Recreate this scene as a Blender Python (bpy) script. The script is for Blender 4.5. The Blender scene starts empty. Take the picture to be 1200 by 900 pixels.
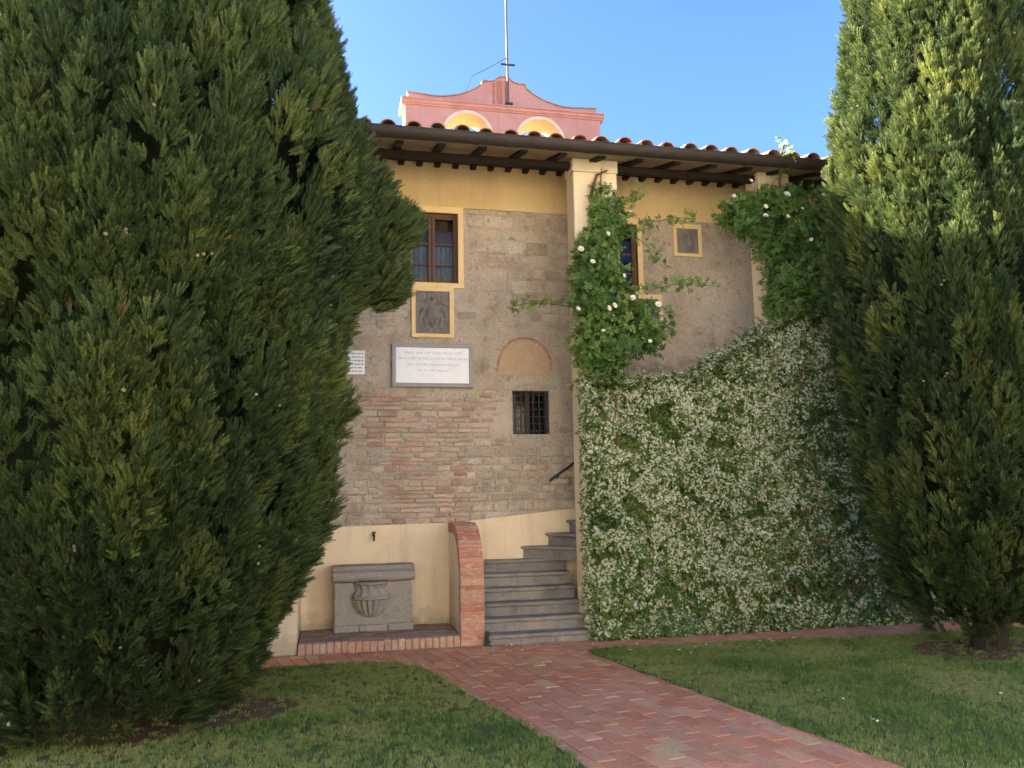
import bpy, math, random
import numpy as np
from mathutils import Matrix, Vector, noise as mnoise
R_ = math.radians
random.seed(7); RNG = np.random.default_rng(11)
scene = bpy.context.scene
COL = scene.collection

# ------------------------------------------------------------------ camera
cam_d = bpy.data.cameras.new('camera'); cam = bpy.data.objects.new('camera', cam_d); COL.objects.link(cam)
cam_d.sensor_width = 36; cam_d.lens = 950/1200*36; cam_d.clip_start = .05; cam_d.clip_end = 2000
yw, pt, rl = R_(12.5), R_(7.8), R_(1.0)
fw = Vector((math.sin(yw)*math.cos(pt), math.cos(yw)*math.cos(pt), math.sin(pt)))
rt0 = Vector((math.cos(yw), -math.sin(yw), 0)); up0 = rt0.cross(fw)
rt = rt0*math.cos(rl) - up0*math.sin(rl); up = up0*math.cos(rl) + rt0*math.sin(rl)
cam.matrix_world = Matrix(((rt.x, up.x, -fw.x, 0), (rt.y, up.y, -fw.y, 0), (rt.z, up.z, -fw.z, 1.7), (0, 0, 0, 1)))
scene.camera = cam

# ------------------------------------------------------------------ sky, sun, exposure
SUN_EL, SUN_AZ = 16.8, 70.0          # low evening sun, behind the house to the left: 70 degrees left of +Y
w = bpy.data.worlds.new('World'); scene.world = w; w.use_nodes = True
nt = w.node_tree; bg = nt.nodes['Background']
sky = nt.nodes.new('ShaderNodeTexSky'); sky.sky_type = 'NISHITA'; sky.sun_disc = False
sky.sun_elevation = R_(SUN_EL); sky.sun_rotation = R_(-SUN_AZ)
sky.altitude = 100; sky.air_density = .7; sky.dust_density = 3.5; sky.ozone_density = 6.0
nt.links.new(sky.outputs[0], bg.inputs[0]); bg.inputs[1].default_value = .068
sd = bpy.data.lights.new('sun', 'SUN'); sd.energy = 5.0; sd.angle = R_(.55); sd.color = (1, .85, .61)
sun = bpy.data.objects.new('sun', sd); COL.objects.link(sun)
sdir = Vector((-math.sin(R_(SUN_AZ))*math.cos(R_(SUN_EL)), math.cos(R_(SUN_AZ))*math.cos(R_(SUN_EL)), math.sin(R_(SUN_EL))))
sun.rotation_euler = (-sdir).to_track_quat('-Z', 'Y').to_euler(); sun.location = sdir*60
vs = scene.view_settings; vs.view_transform = 'Standard'; vs.look = 'None'; vs.gamma = 1; vs.use_curve_mapping = False
vs.exposure = 3.38
scene.cycles.use_denoising = True; scene.cycles.denoiser = 'OPENIMAGEDENOISE'; scene.cycles.denoising_input_passes = 'RGB_ALBEDO_NORMAL'; scene.cycles.denoising_prefilter = 'NONE'; scene.cycles.use_adaptive_sampling = False; scene.cycles.sample_clamp_indirect = 6; scene.cycles.max_bounces = 6; scene.cycles.diffuse_bounces = 4; scene.cycles.transparent_max_bounces = 4

# ------------------------------------------------------------------ helpers
def tag(o, label, cat, group=None):
    o['label'] = label; o['category'] = cat
    if group: o['group'] = group
    return o
def empty(name, loc=(0, 0, 0)):
    o = bpy.data.objects.new(name, None); o.location = loc; o.empty_display_size = .2; COL.objects.link(o); return o
def link(name, me, mat=None, parent=None, kind=None):
    o = bpy.data.objects.new(name, me); COL.objects.link(o)
    if mat is not None:
        for m in (mat if isinstance(mat, (list, tuple)) else [mat]): me.materials.append(m)
    if parent is not None:
        o.parent = parent
        pl = parent.location.copy(); q = parent.parent
        while q is not None: pl += q.location; q = q.parent
        o.location = -pl if me.get('worldspace', 1) else o.location
    if kind: o['kind'] = kind
    return o
def offset_of(parent):
    pl = Vector((0, 0, 0))
    while parent is not None: pl += parent.location; parent = parent.parent
    return pl
class MB:
    """collects shapes (world coordinates), then links them as one mesh"""
    def __init__(s): s.v = []; s.f = []; s.m = []; s.t = []
    def add(s, vs, fs, mi=0, tint=0.):
        b = len(s.v); s.v += [tuple(p) for p in vs]
        for f in fs: s.f.append(tuple(b+i for i in f)); s.m.append(mi); s.t.append(tint)
        return s
    def box(s, x0, x1, y0, y1, z0, z1, mi=0, tint=0., bev=0.):
        if bev <= 0:
            v = [(x, y, z) for x in (x0, x1) for y in (y0, y1) for z in (z0, z1)]
            return s.add(v, [(0, 1, 3, 2), (4, 6, 7, 5), (0, 4, 5, 1), (2, 3, 7, 6), (0, 2, 6, 4), (1, 5, 7, 3)], mi, tint)
        # chamfered box
        v = []; idx = {}
        for ix, x in enumerate((x0, x1)):
            for iy, y in enumerate((y0, y1)):
                for iz, z in enumerate((z0, z1)):
                    dx = bev*(1-2*ix); dy = bev*(1-2*iy); dz = bev*(1-2*iz)
                    for k, p in enumerate(((x, y+dy, z+dz), (x+dx, y, z+dz), (x+dx, y+dy, z))):
                        idx[(ix, iy, iz, k)] = len(v); v.append(p)
        f = []
        g = lambda a, b, c, k: idx[(a, b, c, k)]
        for a in (0, 1):
            q = [g(a, 0, 0, 0), g(a, 1, 0, 0), g(a, 1, 1, 0), g(a, 0, 1, 0)]; f.append(q if a else q[::-1])
            q = [g(0, a, 0, 1), g(1, a, 0, 1), g(1, a, 1, 1), g(0, a, 1, 1)]; f.append(q[::-1] if a else q)
            q = [g(0, 0, a, 2), g(1, 0, a, 2), g(1, 1, a, 2), g(0, 1, a, 2)]; f.append(q if a else q[::-1])
        for a in (0, 1):
            for b in (0, 1):
                f.append([g(0, a, b, 1), g(1, a, b, 1), g(1, a, b, 2), g(0, a, b, 2)])
                f.append([g(a, 0, b, 0), g(a, 1, b, 0), g(a, 1, b, 2), g(a, 0, b, 2)])
                f.append([g(a, b, 0, 0), g(a, b, 1, 0), g(a, b, 1, 1), g(a, b, 0, 1)])
                for c in (0, 1): f.append([g(a, b, c, 0), g(a, b, c, 1), g(a, b, c, 2)])
        return s.add(v, f, mi, tint)
    def prism(s, poly, axis, a0, a1, mi=0, tint=0.):
        """poly: 2-D outline; extruded along axis ('x': poly=(y,z); 'y': (x,z); 'z': (x,y))"""
        n = len(poly)
        def P(p, a): return {'x': (a, p[0], p[1]), 'y': (p[0], a, p[1]), 'z': (p[0], p[1], a)}[axis]
        v = [P(p, a0) for p in poly]+[P(p, a1) for p in poly]
        f = [tuple(range(n))[::-1], tuple(range(n, 2*n))]+[(i, (i+1) % n, n+(i+1) % n, n+i) for i in range(n)]
        return s.add(v, f, mi, tint)
    def tube(s, pts, rad, n=6, mi=0, tint=0.):
        pts = [Vector(p) for p in pts]; rads = rad if isinstance(rad, (list, tuple)) else [rad]*len(pts)
        v = []; prev = None
        for i, p in enumerate(pts):
            t = (pts[min(i+1, len(pts)-1)]-pts[max(i-1, 0)]).normalized()
            a = prev if prev is not None else (Vector((0, 0, 1)) if abs(t.z) < .9 else Vector((1, 0, 0)))
            u = (a-t*a.dot(t)).normalized(); prev = u; b = t.cross(u)
            for k in range(n):
                q = 2*math.pi*k/n; v.append(p+(u*math.cos(q)+b*math.sin(q))*rads[i])
        f = [(i*n+k, i*n+(k+1) % n, (i+1)*n+(k+1) % n, (i+1)*n+k) for i in range(len(pts)-1) for k in range(n)]
        f += [tuple(range(n))[::-1], tuple((len(pts)-1)*n+k for k in range(n))]
        return s.add(v, f, mi, tint)
    def build(s, name, mat=None, parent=None, kind=None, smooth=False):
        me = bpy.data.meshes.new(name); me.from_pydata(s.v, [], s.f); me.validate()
        if any(s.m): me.polygons.foreach_set('material_index', s.m)
        if any(s.t):
            a = me.attributes.new('tint', 'FLOAT', 'FACE'); a.data.foreach_set('value', s.t)
        if smooth: me.polygons.foreach_set('use_smooth', [True]*len(me.polygons))
        me.update()
        return link(name, me, mat, parent, kind)
def hashf(*a):
    return random.Random(repr(a)).random()

# ---- materials
def lerp(a, b, t): return tuple(x+(y-x)*t for x, y in zip(a, b))
def pmat(name, cols, scale=3., fine=40., rough=.85, bump=.3, bdist=.01, var=.25, spec=.25, metal=0., stains=None, hue=0., stretch=None, famp=.2, streak=None, damp=None):
    """cols: three colours; world-space noise blends them, each piece shifts in brightness"""
    m = bpy.data.materials.new(name); m.use_nodes = True; t = m.node_tree; N = t.nodes; L = t.links
    bs = N['Principled BSDF']; bs.inputs['Roughness'].default_value = rough; bs.inputs['Metallic'].default_value = metal
    bs.inputs['Specular IOR Level'].default_value = spec
    geo = N.new('ShaderNodeNewGeometry'); pos = geo.outputs['Position']
    if stretch:
        vm = N.new('ShaderNodeVectorMath'); vm.operation = 'MULTIPLY'; vm.inputs[1].default_value = stretch; L.new(pos, vm.inputs[0]); pos = vm.outputs[0]
    def noi(sc, det=6, ro=.6):
        n = N.new('ShaderNodeTexNoise'); n.inputs['Scale'].default_value = sc; n.inputs['Detail'].default_value = det; n.inputs['Roughness'].default_value = ro
        L.new(pos, n.inputs['Vector']); return n.outputs['Fac']
    n1 = noi(scale); n2 = noi(fine, 4, .65)
    rp = N.new('ShaderNodeValToRGB'); e = rp.color_ramp.elements
    e[0].position = .34; e[0].color = (*cols[0], 1); e[1].position = .66; e[1].color = (*cols[2], 1)
    k = e.new(.5); k.color = (*cols[1], 1); L.new(n1, rp.inputs[0])
    oi = N.new('ShaderNodeObjectInfo'); at = N.new('ShaderNodeAttribute'); at.attribute_name = 'tint'
    ad = N.new('ShaderNodeMath'); ad.operation = 'ADD'; L.new(oi.outputs['Random'], ad.inputs[0]); L.new(at.outputs['Fac'], ad.inputs[1])
    fr = N.new('ShaderNodeMath'); fr.operation = 'FRACT'; L.new(ad.outputs[0], fr.inputs[0])
    mr = N.new('ShaderNodeMapRange'); mr.inputs['To Min'].default_value = 1-var; mr.inputs['To Max'].default_value = 1+var; L.new(fr.outputs[0], mr.inputs[0])
    mf = N.new('ShaderNodeMapRange'); mf.inputs['From Min'].default_value = .25; mf.inputs['From Max'].default_value = .75; mf.inputs['To Min'].default_value = 1-famp*1.1; mf.inputs['To Max'].default_value = 1+famp; L.new(n2, mf.inputs[0])
    mu = N.new('ShaderNodeMath'); mu.operation = 'MULTIPLY'; L.new(mr.outputs[0], mu.inputs[0]); L.new(mf.outputs[0], mu.inputs[1])
    hsv = N.new('ShaderNodeHueSaturation'); L.new(rp.outputs[0], hsv.inputs['Color']); L.new(mu.outputs[0], hsv.inputs['Value'])
    if hue:
        m2 = N.new('ShaderNodeMath'); m2.operation = 'MULTIPLY'; m2.inputs[1].default_value = 7.31; L.new(fr.outputs[0], m2.inputs[0])
        f2 = N.new('ShaderNodeMath'); f2.operation = 'FRACT'; L.new(m2.outputs[0], f2.inputs[0])
        mh = N.new('ShaderNodeMapRange'); mh.inputs['To Min'].default_value = .5-hue; mh.inputs['To Max'].default_value = .5+hue; L.new(f2.outputs[0], mh.inputs[0]); L.new(mh.outputs[0], hsv.inputs['Hue'])
        ms = N.new('ShaderNodeMapRange'); ms.inputs["To Min"].default_value = 1+hue*7; ms.inputs["To Max"].default_value = 1-hue*12; L.new(f2.outputs[0], ms.inputs[0]); L.new(ms.outputs[0], hsv.inputs['Saturation'])
    out = hsv.outputs[0]
    if stains:
        for (scol, ssc, lo, hi, amt) in stains:
            ns = noi(ssc, 5, .62)
            mm = N.new('ShaderNodeMapRange'); mm.inputs['From Min'].default_value = lo; mm.inputs['From Max'].default_value = hi; mm.inputs['To Max'].default_value = amt; L.new(ns, mm.inputs[0])
            mx = N.new('ShaderNodeMix'); mx.data_type = 'RGBA'; L.new(mm.outputs[0], mx.inputs['Factor']); L.new(out, mx.inputs['A']); mx.inputs['B'].default_value = (*scol, 1); out = mx.outputs['Result']
    if streak:      # rain streaks: noise drawn out downwards
        vs_ = N.new('ShaderNodeVectorMath'); vs_.operation = 'MULTIPLY'; vs_.inputs[1].default_value = (7, 7, .55); L.new(geo.outputs['Position'], vs_.inputs[0])
        ns = N.new('ShaderNodeTexNoise'); ns.inputs['Scale'].default_value = 1; ns.inputs['Detail'].default_value = 5; L.new(vs_.outputs[0], ns.inputs['Vector'])
        mm = N.new('ShaderNodeMapRange'); mm.inputs['From Min'].default_value = .54; mm.inputs['From Max'].default_value = .74; mm.inputs['To Max'].default_value = streak[1]; L.new(ns.outputs['Fac'], mm.inputs[0])
        mx = N.new('ShaderNodeMix'); mx.data_type = 'RGBA'; L.new(mm.outputs[0], mx.inputs['Factor']); L.new(out, mx.inputs['A']); mx.inputs['B'].default_value = (*streak[0], 1); out = mx.outputs['Result']
    if damp:        # splashed dirt and damp along the foot of the wall, ragged upper edge
        sx = N.new('ShaderNodeSeparateXYZ'); L.new(geo.outputs['Position'], sx.inputs[0])
        na = N.new('ShaderNodeMath'); na.operation = 'MULTIPLY_ADD'; L.new(noi(6, 5), na.inputs[0]); na.inputs[1].default_value = -.55; L.new(sx.outputs['Z'], na.inputs[2])
        mm = N.new('ShaderNodeMapRange'); mm.inputs['From Min'].default_value = damp[1]-.36; mm.inputs['From Max'].default_value = damp[1]-.52; mm.inputs['To Max'].default_value = .6; L.new(na.outputs[0], mm.inputs[0])
        mx = N.new('ShaderNodeMix'); mx.data_type = 'RGBA'; L.new(mm.outputs[0], mx.inputs['Factor']); L.new(out, mx.inputs['A']); mx.inputs['B'].default_value = (*damp[0], 1); out = mx.outputs['Result']
    L.new(out, bs.inputs['Base Color'])
    if bump:
        b = N.new('ShaderNodeBump'); b.inputs['Strength'].default_value = bump; b.inputs['Distance'].default_value = bdist
        a2 = N.new('ShaderNodeMath'); a2.operation = 'ADD'; L.new(n2, a2.inputs[0]); L.new(noi(fine*.25, 5), a2.inputs[1]); L.new(a2.outputs[0], b.inputs['Height']); L.new(b.outputs[0], bs.inputs['Normal'])
    m['color_out'] = 1
    return m
def leafmat(name, c0, c1, c2, rough=.5, trans=.3, spec=.3):
    m = bpy.data.materials.new(name); m.use_nodes = True; t = m.node_tree; N = t.nodes; L = t.links
    bs = N['Principled BSDF']; bs.inputs['Roughness'].default_value = rough; bs.inputs['Specular IOR Level'].default_value = spec
    at = N.new('ShaderNodeAttribute'); at.attribute_type = 'INSTANCER'; at.attribute_name = 'tint'
    geo = N.new('ShaderNodeNewGeometry'); n = N.new('ShaderNodeTexNoise'); n.inputs['Scale'].default_value = 2.2; n.inputs['Detail'].default_value = 3; L.new(geo.outputs['Position'], n.inputs['Vector'])
    ri = N.new('ShaderNodeMath'); ri.operation = 'MULTIPLY_ADD'; L.new(geo.outputs['Random Per Island'], ri.inputs[0]); ri.inputs[1].default_value = .6; ri.inputs[2].default_value = -.55
    a1 = N.new('ShaderNodeMath'); a1.operation = 'ADD'; L.new(at.outputs['Fac'], a1.inputs[0]); L.new(ri.outputs[0], a1.inputs[1])
    a2 = N.new('ShaderNodeMath'); a2.operation = 'MULTIPLY_ADD'; L.new(n.outputs['Fac'], a2.inputs[0]); a2.inputs[1].default_value = .5; L.new(a1.outputs[0], a2.inputs[2])
    rp = N.new('ShaderNodeValToRGB'); e = rp.color_ramp.elements; e[0].position = .05; e[0].color = (*c0, 1); e[1].position = .95; e[1].color = (*c2, 1); k = e.new(.5); k.color = (*c1, 1)
    L.new(a2.outputs[0], rp.inputs[0]); L.new(rp.outputs[0], bs.inputs['Base Color'])
    tr = N.new('ShaderNodeBsdfTranslucent'); L.new(rp.outputs[0], tr.inputs['Color'])
    mx = N.new('ShaderNodeMixShader'); mx.inputs[0].default_value = trans; L.new(bs.outputs[0], mx.inputs[1]); L.new(tr.outputs[0], mx.inputs[2])
    L.new(mx.outputs[0], N['Material Output'].inputs['Surface'])
    return m
def flat(name, col, rough=.6, spec=.3, metal=0., trans=0.):
    m = bpy.data.materials.new(name); m.use_nodes = True; b = m.node_tree.nodes['Principled BSDF']
    b.inputs['Base Color'].default_value = (*col, 1); b.inputs['Roughness'].default_value = rough; b.inputs['Specular IOR Level'].default_value = spec; b.inputs['Metallic'].default_value = metal
    return m
M = {}
M['rubble'] = pmat('rubble_stone', [(.38, .31, .23), (.48, .40, .30), (.42, .365, .29)], 2.6, 38, .95, .8, .02, .2, .1, hue=.014, stains=[((.23, .17, .12), 1.5, .55, .70, .55), ((.55, .47, .37), 2.3, .53, .66, .6), ((.19, .14, .10), 9, .60, .69, .55)], famp=.28)
M['mortar'] = pmat('lime_mortar', [(.38, .31, .23), (.48, .40, .30), (.42, .365, .29)], 2.6, 45, .95, .9, .02, .0, .1, stains=[((.23, .17, .12), 1.5, .55, .70, .6), ((.55, .48, .38), 2.0, .52, .64, .6), ((.22, .165, .12), 6, .57, .67, .55), ((.16, .12, .085), 17, .62, .69, .55)], famp=.28)
M['wallbrick'] = pmat('old_wall_brick', [(.36, .25, .185), (.43, .30, .22), (.36, .265, .21)], 3.5, 60, .95, .5, .008, .25, .1, hue=.02, stains=[((.45, .385, .30), 3.0, .46, .64, .7)])
M['dado'] = pmat('cream_plaster', [(.70, .555, .36), (.78, .63, .42), (.74, .60, .41)], 1.1, 30, .9, .15, .004, .0, .15, stains=[((.58, .46, .31), 1.6, .56, .76, .5)], famp=.06, streak=((.50, .40, .28), .45), damp=((.36, .30, .22), .42))
M['ochre'] = pmat('ochre_plaster', [(.60, .42, .195), (.68, .49, .24), (.64, .465, .24)], .9, 26, .92, .12, .004, .0, .12, stains=[((.52, .40, .25), 1.6, .54, .74, .5)], famp=.06, streak=((.44, .32, .18), .4))
M['pillar'] = pmat('pale_pillar_plaster', [(.66, .54, .35), (.73, .61, .41), (.69, .58, .41)], 1.5, 30, .9, .15, .004, .0, .15, stains=[((.54, .44, .31), 2.2, .55, .74, .5)], famp=.06, streak=((.48, .38, .26), .45))
M['trim'] = pmat('yellow_window_trim', [(.70, .50, .23), (.76, .56, .28), (.72, .53, .27)], 2., 40, .85, .12, .003, .04, .2, famp=.06)
M['beam'] = pmat('dark_oiled_timber', [(.017, .011, .008), (.026, .017, .011), (.02, .014, .01)], 4, 60, .7, .3, .006, .25, .2)
M['gutter'] = pmat('aged_copper_gutter', [(.026, .020, .017), (.040, .029, .023), (.032, .027, .024)], 3, 30, .6, .12, .003, .05, .3)
M['soffit'] = pmat('pale_soffit_board', [(.30, .225, .14), (.35, .27, .175), (.32, .25, .165)], 3, 30, .9, .15, .004, .1, .1)
M['tile'] = pmat('terracotta_roof_tile', [(.34, .15, .085), (.44, .22, .13), (.36, .20, .13)], 6, 60, .9, .4, .006, .3, .15, hue=.015, stains=[((.36, .33, .24), 9, .54, .68, .55), ((.12, .09, .065), 5, .58, .72, .6)])
M['pink'] = pmat('pink_gable_plaster', [(.50, .26, .21), (.56, .305, .25), (.53, .29, .245)], 1.4, 22, .92, .15, .005, .0, .15, stains=[((.50, .27, .21), 2.2, .55, .75, .45), ((.66, .43, .36), 1.2, .55, .72, .45)], famp=.08, streak=((.40, .24, .19), .4))
M['rust'] = pmat('rust_run_on_plaster', [(.33, .12, .06), (.40, .16, .09), (.46, .2, .14)], 2, 22, .92, .1, .003, .0, .1, stretch=(1, 1, .2), famp=.06)
M['archyellow'] = pmat('yellow_arch_plaster', [(.64, .49, .27), (.70, .55, .32), (.67, .52, .31)], 2, 22, .9, .1, .004, .0, .15, famp=.06)
M['archwhite'] = pmat('pale_arch_trim', [(.66, .56, .40), (.72, .62, .46), (.7, .6, .45)], 2, 22, .9, .1, .004, .0, .15, famp=.06)
M['paver'] = pmat('red_brick_paver', [(.48, .205, .11), (.56, .255, .14), (.51, .24, .145)], 3.3, 55, .9, .45, .006, .12, .1, hue=.006, stains=[((.58, .40, .29), 2.2, .54, .72, .4), ((.34, .17, .115), 1.7, .56, .72, .4), ((.20, .135, .095), 11, .63, .73, .5)])
M['paver_pale'] = pmat('pale_yellow_brick_paver', [(.50, .31, .15), (.58, .37, .19), (.53, .33, .17)], 6, 55, .85, .3, .005, .1, .2)
M['bed'] = pmat('sandy_joint_bed', [(.33, .24, .17), (.42, .32, .23), (.36, .27, .2)], 5, 80, .95, .5, .006, .0, .1)
M['wingbrick'] = pmat('red_wing_brick', [(.38, .165, .10), (.45, .21, .13), (.39, .2, .14)], 4, 60, .88, .5, .006, .15, .15, hue=.012, stains=[((.58, .48, .40), 14, .54, .67, .7), ((.56, .46, .38), 5, .58, .72, .5)], stretch=(1, 1, 2.5))
M['wingmortar'] = pmat('pale_wing_mortar', [(.34, .22, .16), (.46, .33, .25), (.38, .26, .19)], 8, 60, .95, .4, .006, .0, .1)
M['serena'] = pmat('grey_sandstone_step', [(.16, .15, .138), (.235, .215, .19), (.195, .185, .172)], 3.0, 40, .85, .6, .012, .14, .2, stains=[((.33, .27, .20), 2.6, .50, .66, .65), ((.085, .078, .07), 4.5, .56, .70, .55), ((.40, .36, .30), 9, .6, .7, .4)])
M['trough'] = pmat('worn_grey_trough_stone', [(.24, .215, .185), (.31, .28, .24), (.27, .25, .225)], 3.2, 45, .9, .45, .008, .06, .2, stains=[((.40, .35, .27), 3.2, .55, .7, .5), ((.14, .125, .11), 5, .6, .74, .5)])
M['relief'] = pmat('dark_carved_stone', [(.16, .145, .125), (.215, .19, .165), (.185, .17, .15)], 5, 60, .9, .5, .006, .05, .2)
M['marble'] = pmat('white_marble', [(.74, .74, .74), (.80, .80, .80), (.76, .77, .79)], 2.2, 14, .5, .03, .002, .0, .4, famp=.06)
M['slate'] = pmat('grey_plaque_frame', [(.27, .255, .25), (.32, .30, .29), (.29, .28, .28)], 5, 60, .8, .2, .004, .06, .3, famp=.06)
M['ink'] = flat('engraved_lettering', (.22, .22, .23), .8)
M['wood'] = pmat('brown_window_wood', [(.085, .045, .028), (.115, .062, .038), (.095, .052, .033)], 5, 50, .6, .2, .003, .08, .3)
M['iron'] = pmat('black_wrought_iron', [(.018, .016, .015), (.028, .024, .022), (.03, .022, .018)], 9, 60, .6, .2, .002, .1, .4)
M['galv'] = pmat('weathered_pole_metal', [(.10, .075, .07), (.14, .11, .10), (.12, .09, .085)], 6, 40, .6, .1, .002, .05, .3, metal=.2)
M['dark'] = flat('unlit_room', (.02, .018, .016), .9)  # indoor darkness put into the colour of sheets behind the openings
M['curtain'] = pmat('lace_curtain', [(.15, .145, .14), (.21, .205, .20), (.17, .165, .16)], 9, 90, .95, .2, .003, .0, .1)
gl = bpy.data.materials.new('window_glass'); gl.use_nodes = True; _n = gl.node_tree.nodes; _l = gl.node_tree.links; _n.remove(_n['Principled BSDF'])
_t = _n.new('ShaderNodeBsdfTransparent'); _t.inputs[0].default_value = (.82, .86, .86, 1); _g = _n.new('ShaderNodeBsdfGlossy'); _g.inputs['Roughness'].default_value = .03; _f = _n.new('ShaderNodeFresnel'); _f.inputs[0].default_value = 1.28
_m = _n.new('ShaderNodeMixShader'); _l.new(_f.outputs[0], _m.inputs[0]); _l.new(_t.outputs[0], _m.inputs[1]); _l.new(_g.outputs[0], _m.inputs[2]); _l.new(_m.outputs[0], _n['Material Output'].inputs['Surface']); M['glass'] = gl
M['soil'] = pmat('bare_soil', [(.11, .065, .042), (.15, .095, .062), (.13, .085, .058)], 4, 60, .95, .6, .02, .0, .1, stains=[((.2, .13, .085), 9, .55, .7, .5)])
M['bark'] = pmat('grey_brown_bark', [(.035, .026, .02), (.06, .045, .034), (.045, .035, .028)], 9, 40, .95, .8, .02, .0, .1, stretch=(4, 4, .6))
M['stem'] = pmat('brown_climber_stem', [(.09, .055, .035), (.13, .085, .05), (.1, .07, .045)], 9, 60, .9, .3, .004, .1, .1)
M['cyp'] = leafmat('cypress_scale_leaves', (.018, .040, .018), (.062, .100, .034), (.21, .235, .055), .6, .33, .2)
M['cypbrown'] = leafmat('dead_cypress_twigs', (.11, .055, .025), (.17, .085, .04), (.22, .12, .06), .8, .15, .1)
M['cone'] = pmat('cypress_cone', [(.15, .115, .08), (.23, .185, .135), (.19, .15, .11)], 20, 90, .8, .4, .003, .2, .2)
M['jas'] = leafmat('jasmine_leaf', (.034, .08, .02), (.088, .165, .038), (.18, .245, .055), .38, .3, .4)
M['jasf'] = leafmat('jasmine_blossom', (.56, .57, .38), (.68, .69, .50), (.78, .78, .64), .6, .25, .2)
M['roseleaf'] = leafmat('rose_leaf', (.05, .12, .028), (.11, .21, .046), (.22, .31, .07), .45, .38, .35)
M['rosef'] = flat('rose_petal', (.86, .82, .70), .55, .2)
M['grass'] = leafmat('mown_grass_blade', (.10, .175, .036), (.19, .27, .06), (.34, .34, .125), .55, .33, .2)
M['petal'] = flat('fallen_petal', (.8, .78, .68), .6, .2)
def lawn_material():
    m = pmat('turf_ground', [(.07, .10, .03), (.10, .12, .04), (.14, .13, .055)], 2.2, 60, .95, .6, .015, .0, .1, stains=[((.11, .07, .045), 3.1, .56, .7, .5)])
    return m
M['turf'] = lawn_material()

# ---- scatter: a part whose copies of small leafy pieces are placed by geometry nodes
def scatter_tree(k):
    ng = bpy.data.node_groups.new('scatter_pieces', 'GeometryNodeTree')
    ng.interface.new_socket('Geometry', in_out='INPUT', socket_type='NodeSocketGeometry'); ng.interface.new_socket('Geometry', in_out='OUTPUT', socket_type='NodeSocketGeometry')
    N = ng.nodes; L = ng.links; gi = N.new('NodeGroupInput'); go = N.new('NodeGroupOutput'); jn = N.new('GeometryNodeJoinGeometry')
    def attr(n, ty):
        a = N.new('GeometryNodeInputNamedAttribute'); a.data_type = ty; a.inputs['Name'].default_value = n; return a.outputs['Attribute']
    def eq(val, sock):
        c = N.new('FunctionNodeCompare'); c.data_type = 'INT'; c.operation = 'EQUAL'; L.new(sock, c.inputs[2]); c.inputs[3].default_value = val; return c.outputs[0]
    pv = attr('piece', 'INT'); var = attr('variant', 'INT'); rot = attr('turn', 'FLOAT_VECTOR'); sc = attr('size', 'FLOAT')
    sp = N.new('GeometryNodeSeparateGeometry'); L.new(gi.outputs[0], sp.inputs[0]); L.new(eq(-1, pv), sp.inputs['Selection'])
    for i in range(k):
        s = N.new('GeometryNodeSeparateGeometry'); L.new(sp.outputs[1], s.inputs[0]); L.new(eq(i, pv), s.inputs['Selection'])
        ip = N.new('GeometryNodeInstanceOnPoints'); L.new(sp.outputs[0], ip.inputs['Points']); L.new(eq(i, var), ip.inputs['Selection'])
        L.new(s.outputs[0], ip.inputs['Instance']); L.new(rot, ip.inputs['Rotation']); L.new(sc, ip.inputs['Scale']); L.new(ip.outputs[0], jn.inputs[0])
    L.new(jn.outputs[0], go.inputs[0])
    return ng
TREES = {}
def scatter(name, protos, pts, turn, size, variant, tint, mats, parent=None):
    """protos: list of (verts, faces, material indices)"""
    V = []; F = []; MI = []; PV = []
    for i, (pv, pf, pm) in enumerate(protos):
        b = len(V); V += list(pv); F += [tuple(b+j for j in f) for f in pf]; MI += list(pm); PV += [i]*len(pv)
    nb = len(V); n = len(pts)
    allv = np.vstack([np.array(V, float), np.asarray(pts, float)])
    me = bpy.data.meshes.new(name); me.from_pydata(allv.tolist(), [], F)
    me.polygons.foreach_set('material_index', MI)
    def put(nm, ty, key, arr):
        a = me.attributes.new(nm, ty, 'POINT'); a.data.foreach_set(key, arr)
    put('piece', 'INT', 'value', np.concatenate([np.array(PV), -np.ones(n)]).astype(np.int32))
    put('variant', 'INT', 'value', np.concatenate([-np.ones(nb), variant]).astype(np.int32))
    put('size', 'FLOAT', 'value', np.concatenate([np.ones(nb), size]).astype(np.float32))
    put('tint', 'FLOAT', 'value', np.concatenate([np.zeros(nb), tint]).astype(np.float32))
    put('turn', 'FLOAT_VECTOR', 'vector', np.vstack([np.zeros((nb, 3)), turn]).astype(np.float32).ravel())
    o = link(name, me, mats, parent, 'stuff')
    k = len(protos)
    if k not in TREES: TREES[k] = scatter_tree(k)
    md = o.modifiers.new('scatter', 'NODES'); md.node_group = TREES[k]
    return o
def eulers(dirs, roll):
    """euler XYZ turning local +Z onto dirs with a random roll about it"""
    out = np.zeros((len(dirs), 3))
    for i, d in enumerate(dirs):
        q = Vector(d).to_track_quat('Z', 'Y') @ Matrix.Rotation(roll[i], 3, 'Z').to_quaternion()
        out[i] = q.to_euler('XYZ')
    return out

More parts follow.
